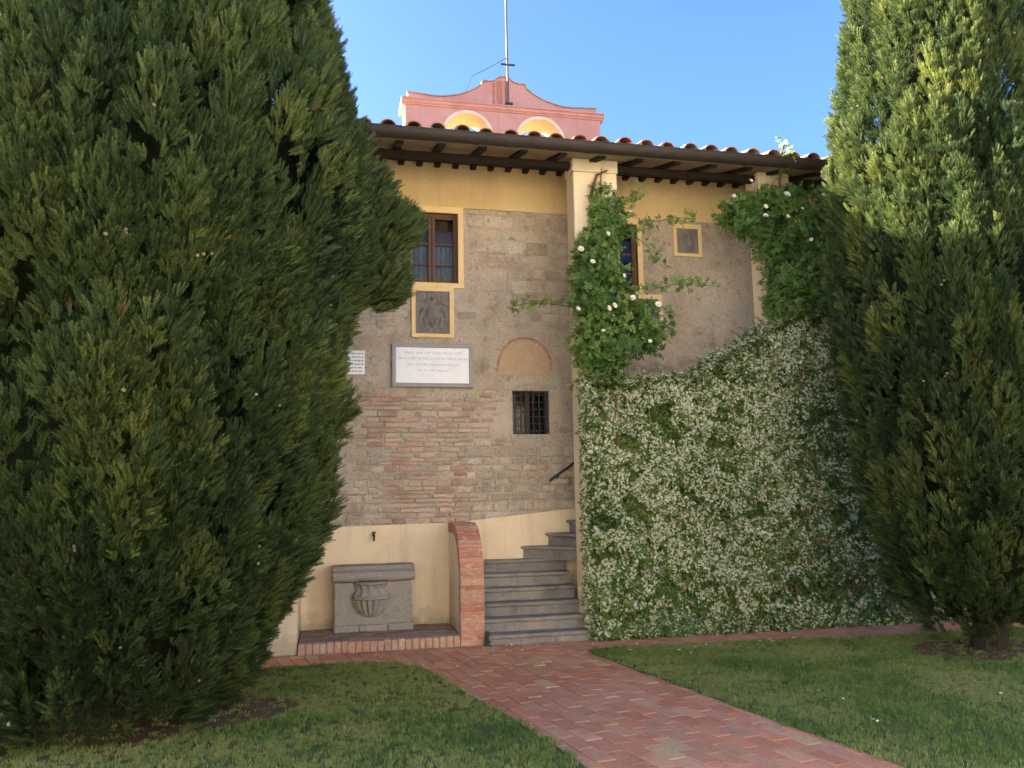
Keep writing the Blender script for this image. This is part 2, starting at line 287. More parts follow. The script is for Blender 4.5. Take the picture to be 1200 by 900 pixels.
# ================================================================== ground, lawns, path
def struct(o): o['kind'] = 'structure'; return o
mb = MB(); mb.add([(-300, -300, -.05), (300, -300, -.05), (300, 300, -.05), (-300, 300, -.05)], [(0, 1, 2, 3)])
struct(mb.build('ground', M['turf']))
def jag(poly, step=.12, amp=.02, seed=0):
    out = []
    for i in range(len(poly)):
        a = Vector((*poly[i], 0)); b = Vector((*poly[(i+1) % len(poly)], 0)); n = max(1, int((b-a).length/step)) if (b-a).length < 8 else 1
        for k in range(n):
            p = a.lerp(b, k/n); q = mnoise.noise_vector(Vector((p.x*3.1+seed, p.y*3.1, seed)))
            out.append((p.x+q.x*amp, p.y+q.y*amp))
    return out
LEFT = [(-14, 8.86), (-.69, 8.83), (.40, 8.78), (.66, 8.66), (.90, 8.36), (1.35, 6.3), (1.56, 5.14), (2.2, 2.0), (3.4, -4), (-14, -4)]
RIGHT = [(15, 8.38), (6.5, 8.52), (2.95, 8.80), (2.74, 8.72), (2.72, 8.50), (3.13, 6.17), (3.42, 4.63), (3.95, 1.8), (5.2, -4), (15, -4)]
def ngon(name, poly, z, mat, depth=.06):
    b = MB(); b.prism(poly[::-1] if sum(p[0]*q[1]-q[0]*p[1] for p, q in zip(poly, poly[1:]+poly[:1])) < 0 else poly, 'z', z-depth, z); return b.build(name, mat)
lawnL = jag(LEFT, amp=.035, seed=1); lawnR = jag(RIGHT, amp=.035, seed=5)
struct(ngon('lawn', lawnL, .02, M['turf'])); struct(ngon('lawn', lawnR, .02, M['turf']))
TL = (-1.75, 7.2); TR = (6.72, 7.5)
def blob(cx, cy, rx, ry, n=40, seed=0):
    return [(cx+rx*math.cos(a)*(1+.22*mnoise.noise(Vector((math.cos(a)*1.5+seed, math.sin(a)*1.5, seed)))), cy+ry*math.sin(a)*(1+.22*mnoise.noise(Vector((math.cos(a)*1.5+seed, math.sin(a)*1.5, seed+3))))) for a in [2*math.pi*i/n for i in range(n)]]
soilL = blob(TL[0]+.2, TL[1]-.02, 1.2, .72, seed=2); soilR = blob(TR[0]-.05, TR[1]-.05, .85, .55, seed=8)
struct(ngon('bare_soil', soilL, .027, M['soil'], .03)); struct(ngon('bare_soil', soilR, .027, M['soil'], .03))

# path bricks, laid lengthwise along the path in running bond
PD = Vector((.187, -.982)).normalized(); PU = Vector((-PD.y, PD.x))      # along, across (to the right)
P0 = Vector((.915, 8.36))
def clip(poly, nx, ny, c):
    """keep nx*x+ny*y <= c"""
    out = []
    for i in range(len(poly)):
        a = poly[i]; b = poly[(i+1) % len(poly)]; da = nx*a[0]+ny*a[1]-c; db = nx*b[0]+ny*b[1]-c
        if da <= 0: out.append(a)
        if da*db < 0: t = da/(da-db); out.append((a[0]+(b[0]-a[0])*t, a[1]+(b[1]-a[1])*t))
    return out
def area(p): return abs(sum(a[0]*b[1]-b[0]*a[1] for a, b in zip(p, p[1:]+p[:1])))/2
def plate(poly, z0, z1, bev=.006):
    """a brick: flat polygon with a worn, chamfered top edge"""
    n = len(poly); cx = sum(p[0] for p in poly)/n; cy = sum(p[1] for p in poly)/n
    def ins(p):
        d = Vector((p[0]-cx, p[1]-cy)); L = d.length; return (cx+d.x*(L-bev*1.4)/L, cy+d.y*(L-bev*1.4)/L)
    v = [(*p, z0) for p in poly]+[(*p, z1-bev*.6) for p in poly]+[(*ins(p), z1) for p in poly]
    f = [(i, (i+1) % n, n+(i+1) % n, n+i) for i in range(n)]+[(n+i, n+(i+1) % n, 2*n+(i+1) % n, 2*n+i) for i in range(n)]+[tuple(2*n+i for i in range(n))]
    return v, f
path = struct(MB().box(-14, 15, -4, 9.9, -.045, .0).build('brick_path', M['bed']))
BL, BW, J = .285, .1425, .009
near = []; far = []
for i in range(-75, 90):
    for j in range(-60, 40):
        u0 = i*BW; v0 = j*BL+(BL/2 if i % 2 else 0)+(hashf('s', i)-.5)*.05
        c = P0+PU*(u0+BW/2)+PD*(v0+BL/2)
        if not(-7 < c.x < 9.5 and -1.5 < c.y < 9.7): continue
        q = [P0+PU*a+PD*b for a, b in ((u0+J/2, v0+J/2), (u0+BW-J/2, v0+J/2), (u0+BW-J/2, v0+BL-J/2), (u0+J/2, v0+BL-J/2))]
        q = [(p.x+(hashf(i, j, k)-.5)*.006, p.y+(hashf(j, i, k)-.5)*.006) for k, p in enumerate(q)]
        strip = -.2 <= u0+BW/2 <= 1.85
        pc = q
        if c.y > 8.45 or not strip: pass
        if not strip: pc = clip(pc, 0, -1, -(8.42 if c.x > 2.5 else 8.76))
        pc = clip(pc, 0, 1, 9.40)
        if len(pc) < 3 or area(pc) < .012: continue
        vis = c.y > 4.25 and -1.0 < c.x < 3.6 and (strip or c.x < 3.3)
        (near if vis else far).append((c, pc, hashf('z', i, j), hashf('t', i, j)))
near.sort(key=lambda t: -1/(t[0].length)); rest = near[300:]; near = near[:300]
for c, pc, hz, ht in near:
    v, f = plate(pc, -.02, .010+hz*.005); b = MB(); b.add(v, f); b.build('brick', M['paver_pale'] if ht < .022 else M['paver'], path)
b = MB()
for c, pc, hz, ht in rest+far:
    v, f = plate(pc, -.02, .010+hz*.005); b.add(v, f, 0, ht+.001)
b.build('more_bricks', M['paver'], path, 'stuff')

# grass blades
def blade_clump(seed, n=22, h=(.014, .032), spread=.034):
    r = random.Random(seed); v = []; f = []
    for _ in range(n):
        a = r.uniform(0, 6.28); d = spread*math.sqrt(r.random()); x = d*math.cos(a); y = d*math.sin(a); hh = r.uniform(*h); t = r.uniform(0, 6.28); l = r.uniform(.1, .7)*hh; wd = r.uniform(.0014, .0026)
        tx, ty = math.cos(t), math.sin(t); b = len(v)
        v += [(x-ty*wd, y+tx*wd, 0), (x+ty*wd, y-tx*wd, 0), (x+tx*l*.35+ty*wd*.8, y+ty*l*.35-tx*wd*.8, hh*.6), (x+tx*l*.35-ty*wd*.8, y+ty*l*.35+tx*wd*.8, hh*.6), (x+tx*l, y+ty*l, hh)]
        f += [(b, b+1, b+2, b+3), (b+3, b+2, b+4)]
    return v, f, [0]*len(f)
GP = [blade_clump(s) for s in range(5)]
def inside(px, py, poly):
    x = np.asarray([p[0] for p in poly]); y = np.asarray([p[1] for p in poly]); res = np.zeros(len(px), bool); j = len(poly)-1
    for i in range(len(poly)):
        c = ((y[i] > py) != (y[j] > py)) & (px < (x[j]-x[i])*(py-y[i])/(y[j]-y[i]+1e-12)+x[i]); res ^= c; j = i
    return res
def grow_grass(poly, box, n, name, label, soil, thin):
    px = RNG.uniform(box[0], box[1], n); py = RNG.uniform(box[2], box[3], n)
    ok = inside(px, py, poly)
    big = [(p[0]+(p[0]-soil[0])*0, p[1]) for p in poly]
    s_in = inside(px, py, thin); ok &= (~s_in) | (RNG.random(n) < .28)
    nz = np.array([mnoise.noise(Vector((x*.9, y*.9, 3.3))) for x, y in zip(px, py)]); nz2 = np.array([mnoise.noise(Vector((x*2.6, y*2.6, 9.3))) for x, y in zip(px, py)])
    ok &= RNG.random(n) < np.clip(1.05+nz2*.7+nz*.3, .25, 1)
    px, py, nz, nz2 = px[ok], py[ok], nz[ok], nz2[ok]; k = len(px)
    px = px+RNG.normal(0, .022, k); py = py+RNG.normal(0, .022, k)      # ragged edge over the paving
    pts = np.column_stack([px, py, np.full(k, .018)]); turn = np.column_stack([RNG.normal(0, .12, k), RNG.normal(0, .12, k), RNG.uniform(0, 6.28, k)])
    o = scatter(name, GP, pts, turn, RNG.uniform(.7, 1.25, k), RNG.integers(0, len(GP), k), .55+nz*.55+nz2*.4+RNG.normal(0, .15, k), [M['grass']])
    o['label'] = label; o['category'] = 'grass'; return o
grow_grass(lawnL, (-7, 1.7, 3.9, 9), 26000, 'grass', 'short mown grass of the lawn under the dense cypress beside the steps', TL, soilL)
grow_grass(lawnR, (2.6, 10.5, 3.6, 8.9), 30000, 'grass', 'short mown grass of the lawn in front of the white flowering jasmine', TR, soilR)

# ================================================================== the house
YB = 10.5                      # face of the rubble wall
house = tag(empty('stone_house', (3, YB, 0)), 'old rubble and brick house with deep tiled eaves, two framed windows and pillars', 'house')
XL, XR = -4.4, 12.0
ZD, ZB, ZT = 1.35, 5.58, 6.17   # top of dado, foot of ochre band, top of wall
OPEN = {'window1': (.93, 1.61, 4.52, 5.49), 'grate': (2.33, 2.83, 2.50, 3.08), 'window2': (3.50, 4.18, 4.51, 5.48)}
def zone(x, z):
    """> 0 where old render still covers the stones"""
    n = mnoise.noise(Vector((x*.9, 1.7, z*.9)))+.35*mnoise.noise(Vector((x*2.7, 4.1, z*2.7)))
    if 2.02 < x < 3.3 and 2.3 < z < 4.0: return .3
    if x > 3.3: return n+.14
    if z > 3.9: return n-.16
    if z > 3.1: return n-.14
    if x < .3: return n-.08
    return n-.42
def rough(x, z):
    e = -(.017 if z < 3.1 else .010)*min(max((.04-zone(x, z))/.10, 0), 1)
    p = Vector((x, 0, z)); return e+ .012*mnoise.noise(p*2.2)+.008*mnoise.noise(p*6.5+Vector((7, 0, 0)))+.004*mnoise.noise(p*19)
def grid_wall(x0, x1, z0, z1, st, name, mat, disp, parent, yoff=0):
    xs = sorted(set([round(x0+i*st, 4) for i in range(int((x1-x0)/st)+1)]+[x1]+[e for o in OPEN.values() for e in o[:2] if x0 < e < x1])); zs = sorted(set([round(z0+i*st, 4) for i in range(int((z1-z0)/st)+1)]+[z1]+[e for o in OPEN.values() for e in o[2:] if z0 < e < z1]))
    v = [(x, YB+yoff-(rough(x, z) if disp else 0), z) for z in zs for x in xs]; nx = len(xs); f = []
    for j in range(len(zs)-1):
        for i in range(nx-1):
            cx = (xs[i]+xs[i+1])/2; cz = (zs[j]+zs[j+1])/2
            if any(o[0] < cx < o[1] and o[2] < cz < o[3] for o in OPEN.values()): continue
            f.append((j*nx+i, j*nx+i+1, (j+1)*nx+i+1, (j+1)*nx+i))
    b = MB(); b.add(v, f); return b.build(name, mat, parent, smooth=True)
wall = grid_wall(XL, 9.0, ZD-.3, ZB+.02, .05, 'wall', M['mortar'], True, house)
MB().box(9.0, XR, YB, YB+.4, 0, ZT).build('wall', M['mortar'], house)
MB().box(XL, XL+.3, YB+.03, 15.2, 0, ZT).build('side_wall', M['mortar'], house)
MB().box(XL, XR, YB-.012, YB+.3, ZB, ZT+.1).build('plaster_band', M['ochre'], house)
MB().box(XL+.3, XR, YB+.75, YB+.8, 0, ZT).build('dark_inner_sheet', M['dark'], house)
# individual stones
def stone(x0, x1, z0, z1, proud, r):
    w, h = x1-x0, z1-z0; c = .07
    o = [(x0+w*r.uniform(.02, c), z0+h*r.uniform(0, .06)), (x0+w*.5, z0+h*r.uniform(-.02, .05)), (x1-w*r.uniform(.02, c), z0+h*r.uniform(0, .08)), (x1-w*r.uniform(0, .03), z0+h*r.uniform(.06, .2)), (x1-w*r.uniform(0, .03), z1-h*r.uniform(.06, .2)), (x1-w*r.uniform(.03, c), z1-h*r.uniform(0, .07)), (x0+w*.5, z1-h*r.uniform(-.02, .06)), (x0+w*r.uniform(.03, c), z1-h*r.uniform(0, .07)), (x0+w*r.uniform(0, .03), z1-h*r.uniform(.06, .2)), (x0+w*r.uniform(0, .03), z0+h*r.uniform(.06, .2))]
    n = len(o); cx = (x0+x1)/2; cz = (z0+z1)/2; yb = YB+.06
    bv = min(.012, h*.14)
    def ins(p, k): d = Vector((p[0]-cx, p[1]-cz)); L = d.length; return (cx+d.x*(L-k)/L, cz+d.y*(L-k)/L)
    v = [(p[0], yb, p[1]) for p in o]+[(p[0], YB-proud+bv*.7, p[1]) for p in o]
    for p in o: q = ins(p, bv*1.3); v.append((q[0], YB-proud+r.uniform(-.0025, .0025), q[1]))
    v.append((cx, YB-proud-.003-r.random()*.004, cz))
    f = [((i+1) % n, i, n+i, n+(i+1) % n) for i in range(n)]+[(n+(i+1) % n, n+i, 2*n+i, 2*n+(i+1) % n) for i in range(n)]+[(2*n+(i+1) % n, 2*n+i, 3*n) for i in range(n)]
    return v, f
KEEP = [(o[0]-.1, o[1]+.1, o[2]-.1, o[3]+.1) for o in OPEN.values()]+[(.71, 1.81, 3.09, 3.71), (.95, 1.57, 3.72, 4.5), (4.70, 5.21, 5.0, 5.58), (3.98, 4.58, 3.98, 4.52), (2.10, 2.92, 3.26, 3.86), (.1, .42, 3.25, 3.6), (2.86, 3.6, 3.0, 3.6)]
def free(x0, x1, z0, z1): return not any(x1 > k[0] and x0 < k[1] and z1 > k[2] and z0 < k[3] for k in KEEP)
def smooth_zone(x, z): return zone(x, z) > 0
r = random.Random(5); stones = []; bricks = []
z = ZD+.01
while z < ZB-.06:
    h = r.uniform(.085, .17) if z < 3.1 else r.uniform(.10, .2)
    h = min(h, ZB-.01-z); x = -1.3+r.uniform(-.2, .1)
    while x < 7.2:
        w = r.uniform(1.1, 3.0)*h if z < 3.1 else r.uniform(1.1, 2.8)*h
        cx, cz = x+w/2, z+h/2
        edge = .12*mnoise.noise(Vector((cx*3, 0, cz*3)))
        brickzone = (.62+edge < cx < 1.78+edge and cz < 2.55) or (.4+edge < cx < 2.15+edge and 2.45 < cz < 3.08) or (2.0 < cx < 2.3 and 2.3 < cz < 3.1 and edge > -.02)
        if brickzone and r.random() < .93:
            nb = max(1, round(h/.062))
            for k in range(nb):
                zz = z+k*h/nb; xx = x+r.uniform(-.1, .02)
                while xx < x+w-.05:
                    bw = r.uniform(.16, .30)
                    if free(xx, xx+bw, zz, zz+h/nb) and r.random() < .92: bricks.append((xx+.004, min(xx+bw, x+w+.06)-.006, zz+.005, zz+h/nb-.006, r.uniform(-.006, .013)))
                    xx += bw
        elif free(x, x+w, z, z+h) and not smooth_zone(cx, cz):
            pr = r.uniform(-.006, .016) if cz < 3.1 else r.uniform(-.006, .012)
            stones.append((x+.007, x+w-.008, z+.007, z+h-.008, pr))
        x += w+r.uniform(.0, .03)
    z += h
def view_size(s): return (s[1]-s[0])*(s[3]-s[2])*(1 if -.3 < s[0] < 6 and not(3.0 < s[0] and s[3] < 3.2) else .01)
stones.sort(key=lambda s: -view_size(s))
def rpl(b, s, tint=0.):
    v, f = stone(*s[:4], s[4], r); b.add(v, f, 0, tint); return b
for s in stones[:300]: rpl(MB(), s).build('stone', M['rubble'], wall)
b = MB()
for s in stones[300:]: rpl(b, s, hashf(s)+.001)
if b.v: b.build('more_stones', M['rubble'], wall, 'stuff')
b = MB()
for s in bricks: rpl(b, s, hashf(s)+.001)
b.build('brick_patching', M['wallbrick'], wall, 'stuff')

# cream dado, its stepped part behind the stair, and the projecting base wall on the left
MB().prism([(-.40, .0), (1.60, 0), (1.60, 1.365), (.7, 1.352), (-.40, 1.34)], 'y', YB-.035, YB+.2).build('plaster_dado', M['dado'], house)
MB().prism([(1.60, .0), (3.7, 0), (3.7, 1.80), (3.2, 1.52), (2.6, 1.46), (1.60, 1.37)], 'y', YB-.03, YB+.2).build('plaster_dado', M['dado'], house)
MB().box(-6.5, -.36, 9.47, YB+.1, 0, 1.36, bev=.012).build('base_wall', M['dado'], house)

# windows
def recess(o, depth, mat, parent, name):
    x0, x1, z0, z1 = o; y0, y1 = YB+.0, YB+depth; b = MB(); e = .002
    b.add([(x0, y0-.005, z0), (x0, y0-.005, z1), (x0, y1, z1), (x0, y1, z0)], [(0, 1, 2, 3)]); b.add([(x1, y0-.005, z0), (x1, y0-.005, z1), (x1, y1, z1), (x1, y1, z0)], [(3, 2, 1, 0)])
    b.add([(x0, y0-.005, z1), (x1, y0-.005, z1), (x1, y1, z1), (x0, y1, z1)], [(0, 1, 2, 3)]); b.add([(x0, y0-.005, z0), (x1, y0-.005, z0), (x1, y1, z0), (x0, y1, z0)], [(3, 2, 1, 0)])
    return b.build(name, mat, parent)
def surround(o, wd, proud, name, mat, parent, bottom=True):
    x0, x1, z0, z1 = o; b = MB(); y0, y1 = YB-proud, YB+.05
    b.box(x0-wd, x0, y0, y1, z0, z1, bev=.004); b.box(x1, x1+wd, y0, y1, z0, z1, bev=.004); b.box(x0-wd, x1+wd, y0-.002, y1, z1, z1+wd*1.2, bev=.004)
    if bottom: b.box(x0-wd, x1+wd, y0-.003, y1, z0-wd*.9, z0, bev=.004)
    return b.build(name, mat, parent)
def casement(o, parent, curtain):
    sur = surround(o, .075, .03, 'window', M['trim'], parent)
    recess(o, .25, M['ochre'], sur, 'reveal')
    x0, x1, z0, z1 = o; y = YB+.10; cx = (x0+x1)/2
    b = MB()
    for a, c in ((x0, cx), (cx, x1)):
        b.box(a+.003, a+.045, y, y+.045, z0+.003, z1-.003, bev=.005); b.box(c-.045, c-.003, y, y+.045, z0+.003, z1-.003, bev=.005)
        b.box(a+.045, c-.045, y+.001, y+.044, z0+.003, z0+.06, bev=.005); b.box(a+.045, c-.045, y+.001, y+.044, z1-.05, z1-.003, bev=.005)
        for k in (1, 2): zz = z0+(z1-z0)*k/3.4; b.box(a+.044, c-.044, y+.008, y+.036, zz-.012, zz+.012, bev=.003)
    b.build('frame', M['wood'], sur)
    zs = [z0+.06]+[z0+(z1-z0)*k/3.4 for k in (1, 2)]+[z1-.05]
    for a, c in ((x0+.045, cx-.045), (cx+.045, x1-.045)):
        for k in range(3): MB().box(a, c, y+.02, y+.024, zs[k]+.012*(k > 0), zs[k+1]-.012*(k < 2)).build('pane', M['glass'], sur)
    if curtain:
        g = MB(); n = 60
        v = []
        for i in range(n+1):
            xx = x0+.02+(x1-x0-.04)*i/n; yy = y+.075+.012*math.sin(i*1.1)
            v += [(xx, yy, z0+.02), (xx, yy, z0+(z1-z0)*.57)]
        g.add(v, [(2*i, 2*i+2, 2*i+3, 2*i+1) for i in range(n)]); g.build('curtain', M['curtain'], sur, smooth=True)
        MB().box(x0+.02, x1-.02, y+.1, y+.13, z0+(z1-z0)*.5, z1-.01).build('inner_shutter', M['wood'], sur)
    MB().box(x0-.01, x1+.01, YB+.26, YB+.27, z0-.01, z1+.01).build('dark_backing', M['dark'], sur)
    return sur
casement(OPEN['window1'], house, True); casement(OPEN['window2'], house, False)
# barred opening
o = OPEN['grate']; gr = recess(o, .3, M['relief'], house, 'barred_window')
x0, x1, z0, z1 = o
for i in range(6):
    xx = x0+(x1-x0)*(i+.5)/6; MB().box(xx-.007, xx+.007, YB+.03, YB+.042, z0-.01, z1+.01).build('bar', M['iron'], gr)
for i in range(6):
    zz = z0+(z1-z0)*(i+.5)/6; MB().box(x0-.01, x1+.01, YB+.042, YB+.052, zz-.006, zz+.006).build('bar', M['iron'], gr)
MB().box(x0-.01, x1+.01, YB+.22, YB+.225, z0-.01, z1+.01).build('pane', M['glass'], gr)
MB().box((x0+x1)/2-.03, (x0+x1)/2+.03, YB+.2, YB+.235, z0, z1).build('frame', M['wood'], gr)
MB().box(x0-.01, x1+.01, YB+.30, YB+.31, z0-.01, z1+.01).build('dark_backing', M['dark'], gr)
MB().box(x0-.12, x1+.02, YB-.012, YB+.06, z1+.005, z1+.085, bev=.008).build('lintel', M['rubble'], gr)
# blind arch
ax0, ax1, azs = 2.16, 2.86, 3.42; ac = (ax0+ax1)/2; ar = (ax1-ax0)/2
arch = [(ac+ar*math.cos(t), azs+ar*1.05*math.sin(t)) for t in [math.pi*i/24 for i in range(25)]]
v = [(ax1, azs-.13), *arch, (ax0, azs-.13)]
M['niche'] = pmat('tan_niche_render', [(.40, .28, .18), (.46, .33, .21), (.42, .30, .2)], 3, 50, .95, .3, .006, 0, .1)
nich = MB().prism(v, 'y', YB-.004, YB+.05).build('blind_arch', M['niche'], house)
M['archbrick'] = pmat('arch_edge_brick', [(.36, .17, .11), (.42, .22, .14), (.38, .2, .14)], 8, 60, .9, .4, .006, .2, .1)
b = MB(); q = [(ax1, azs-.06)]+arch+[(ax0, azs-.06)]
for i in range(len(q)-1):
    a, c = Vector(q[i]), Vector(q[i+1]); ctr = Vector((ac, azs))
    oa = a+(a-ctr).normalized()*.028; oc = c+(c-ctr).normalized()*.028
    b.prism([(a.x, a.y), (oa.x, oa.y), (oc.x, oc.y), (c.x, c.y)], 'y', YB-.016-.004*hashf(i), YB+.03, 0, hashf('ab', i))
b.build('arch_rim', M['archbrick'], nich)

# carved stone panels in yellow frames (heightfields, cut in the round)
def relief(x0, x1, z0, z1, fn, parent, name, n=72):
    m = int(n*(z1-z0)/(x1-x0)); v = []
    for j in range(m+1):
        for i in range(n+1):
            u = i/n*2-1; t = j/m*2-1; v.append((x0+(x1-x0)*i/n, YB-.016-1.25*fn(u, t), z0+(z1-z0)*j/m))
    b = MB(); b.add(v, [(j*(n+1)+i, j*(n+1)+i+1, (j+1)*(n+1)+i+1, (j+1)*(n+1)+i) for j in range(m) for i in range(n)])
    return b.build(name, M['relief'], parent, smooth=True)
def shield(u, t):
    a = abs(u); d = math.hypot(u/.45, (t+.02)/.42); h = .028*max(0, 1-d**3) if d < 1 else 0
    rr = math.hypot(u, t*1.1); an = math.atan2(t, abs(u))
    sc = .5+.5*math.cos(an*8+math.sin(rr*9)*1.8); ring = math.exp(-((rr-.68)/.17)**2)
    h += .03*ring*sc*sc+.014*math.exp(-((rr-.98)/.12)**2)*(.5+.5*math.cos(an*14))
    h += .02*math.exp(-((a-.3)/.08)**2-((t-.62)/.14)**2)+.02*math.exp(-(u/.1)**2-((t-.72)/.15)**2)
    if a > .93 or abs(t) > .95: h = .018
    return h+.004*mnoise.noise(Vector((u*9, t*9, 1)))
def framed_relief(o, wd, fn):
    s = surround(o, wd, .026, 'carved_panel_frame', M['trim'], house); relief(*o, fn, s, 'carved_panel'); return s
framed_relief((1.045, 1.49, 3.83, 4.40), .06, shield)
framed_relief((4.79, 5.12, 5.10, 5.47), .055, lambda u, t: .012*math.exp(-((math.hypot(u*1.6, t)-.55)/.16)**2)+.006*mnoise.noise(Vector((u*4, t*4, 5))))
framed_relief((4.05, 4.46, 4.08, 4.40), .06, shield)

# pillars (stand on the stair parapet line and carry the eaves beam)
pillars = []
for (px0, px1) in ((2.955, 3.545), (5.56, 6.0), (8.3, 8.75)):
    p = MB().box(px0, px1, 9.5, 9.82, 0, 5.80, bev=.012).build('pillar', M['pillar'], house)
    MB().box(px0-.012, px1+.012, 9.488, 9.832, 5.80, 5.97, bev=.008).build('pillar_head', M['pillar'], p); pillars.append(p)

# roof: pitch 16 degrees, eave at Y 9.05
TP = math.tan(R_(16)); RY0, RZ0 = 9.08, 5.87
def rz(y): return RZ0+(y-RY0)*TP
roof = MB().prism([(RY0, rz(RY0)-.02), (15.2, rz(15.2)-.02), (21.4, rz(RY0)-.02), (21.4, rz(RY0)+.03), (15.2, rz(15.2)+.04), (RY0, rz(RY0)+.03)], 'x', XL-.25, XR+.25).build('roof', M['soffit'], house)
for i in range(int((XR-XL)/.5)+1):
    x = XL+.12+i*.5
    s = math.cos(R_(16)); prof = [(RY0+.03, rz(RY0+.03)-.022), (RY0+.03, rz(RY0+.03)-.045), (RY0+.07, rz(RY0+.07)-.062), (10.9, rz(10.9)-.062), (10.9, rz(10.9)-.022)]
    MB().prism(prof, 'x', x-.045, x+.045).build('rafter', M['beam'], roof)
for (bx0, bx1) in ((XL, 2.955), (3.545, 5.56), (6.0, 8.3), (8.75, XR)):
    MB().box(bx0+.004, bx1-.004, 9.56, 9.68, 5.862, 5.945, bev=.01).build('eaves_beam', M['beam'], house)
for i in range(int((9-XL)/.245)+1):
    x = XL+.1+i*.245; MB().box(x-.04, x+.04, YB-.13, YB+.1, 6.13, 6.195, bev=.008).build('corbel', M['beam'], house)
MB().box(XL, XR, YB-.1, YB-.013, 6.198, 6.225).build('wall_plate', M['beam'], house)
# gutter: half-round with a rolled lip, straps
n = 14; gy, gz, grad = 9.0, 5.931, .10
prof = [(gy+grad*math.cos(t), gz-grad*math.sin(t)) for t in [math.pi*i/n for i in range(n+1)]]
inner = [(gy+(grad-.006)*math.cos(t), gz-(grad-.006)*math.sin(t)) for t in [math.pi*i/n for i in range(n+1)]][::-1]
gut = MB().prism((prof+inner)[::-1], 'x', XL-.28, XR+.28).build('gutter', M['gutter'], house)
MB().tube([(XL-.28, gy-grad+.004, gz+.002), (XR+.28, gy-grad+.004, gz+.002)], .011, 8).build('rolled_lip', M['gutter'], gut)
for x in np.arange(XL+.5, XR, .98):
    MB().prism([(gy+(grad+.003)*math.cos(t), gz-(grad+.003)*math.sin(t)) for t in [math.pi*i/n for i in range(n+1)]]+[(gy+(grad-.001)*math.cos(t), gz-(grad-.001)*math.sin(t)) for t in [math.pi*i/n for i in range(n+1)]][::-1], 'x', x-.012, x+.012).build('gutter_strap', M['gutter'], gut)
for x in (-.4, 1.62, 3.0, 5.1, 7.6):
    MB().prism([(gy+(grad+.005)*math.cos(t), gz-(grad+.005)*math.sin(t)) for t in [math.pi*i/n for i in range(n+1)]]+[(gy+(grad-.001)*math.cos(t), gz-(grad-.001)*math.sin(t)) for t in [math.pi*i/n for i in range(n+1)]][::-1], 'x', x-.03, x+.03).build('gutter_joint', M['gutter'], gut)
# tiles: canal tiles, cover over pan
def canal(w0, w1, L, up, seg=7, th=.014):
    v = []; f = []
    for (yy, wd, zo) in ((0, w0, 0), (L, w1, 0)):
        for rr in (wd/2, wd/2-th):
            for k in range(seg+1):
                t = math.pi*k/seg; v.append((rr*math.cos(t), yy, (rr*.8*math.sin(t))*(1 if up else -1)+(0 if up else wd*.4)))
    n = seg+1
    for k in range(seg):
        f += [(k, k+1, 2*n+k+1, 2*n+k), (n+k+1, n+k, 3*n+k, 3*n+k+1), (k+1, k, n+k, n+k+1), (2*n+k, 2*n+k+1, 3*n+k+1, 3*n+k)]
    for k in (0, seg): f.append((k, n+k, 3*n+k, 2*n+k))
    return v, f
TS, TLN = .288, .42
cv = canal(.195, .155, .46, True); pv_ = canal(.155, .195, .46, False)
def mesh_of(name, vf, mat):
    me = bpy.data.meshes.new(name); me.from_pydata(vf[0], [], vf[1]); me.update(); me.materials.append(mat); return me
cme = mesh_of('cover_tile', cv, M['tile']); pme = mesh_of('pan_tile', pv_, M['tile'])
rof = offset_of(roof); tr = random.Random(3); cnt = 0
bt = MB()
for i in range(int((XR-XL)/TS)+2):
    x = XL-.2+i*TS
    for j in range(15):
        y = RY0-.10+j*TLN*math.cos(R_(16)); single = j < 3 and -1 < x < 7.8
        for kind in (0, 1):
            xx = x+(TS/2 if kind else 0)+tr.uniform(-.012, .012); zz = rz(y)+(.105 if kind == 0 else .06)+.012+tr.uniform(0, .012); yy = y+tr.uniform(-.03, .02)
            if single and not(kind and j):
                o = bpy.data.objects.new('roof_tile', cme if kind == 0 else pme); COL.objects.link(o); o.parent = roof
                o.location = Vector((xx, yy, zz))-rof; o.rotation_euler = (R_(13.5), 0, tr.uniform(-.04, .04)); cnt += 1
            else:
                V, F = (cv if kind == 0 else pv_); c, s = math.cos(R_(13.5)), math.sin(R_(13.5))
                bt.add([(xx+p[0], yy+p[1]*c-p[2]*s, zz+p[1]*s+p[2]*c) for p in V], F, 0, tr.random()+.001)
bt.build('more_roof_tiles', M['tile'], roof, 'stuff')

# unseen taller block, added left of the view to shade the dense cypress
tall = tag(empty('unseen_shade_block', (-11, 9.4, 0)), 'unseen plastered house block added out of view to shade the dense dark cypress', 'house')
tb = MB().box(-17, -6.5, 9.3, 14.0, 0, 7.85).build('wall', M['ochre'], tall)
tr_ = MB().prism([(8.9, 7.85), (14.4, 7.85), (11.65, 8.1)], 'x', -17.3, -6.3).build('roof', M['tile'], tall)
for wx in (-15.5, -13, -10.5, -8):
    for wz in (1.2, 4.2):
        wf = MB().box(wx-.55, wx+.55, 9.25, 9.32, wz, wz+1.6, bev=.01).build('window', M['trim'], tall)
        MB().box(wx-.45, wx+.45, 9.235, 9.26, wz+.1, wz+1.5).build('pane', M['glass'], wf)

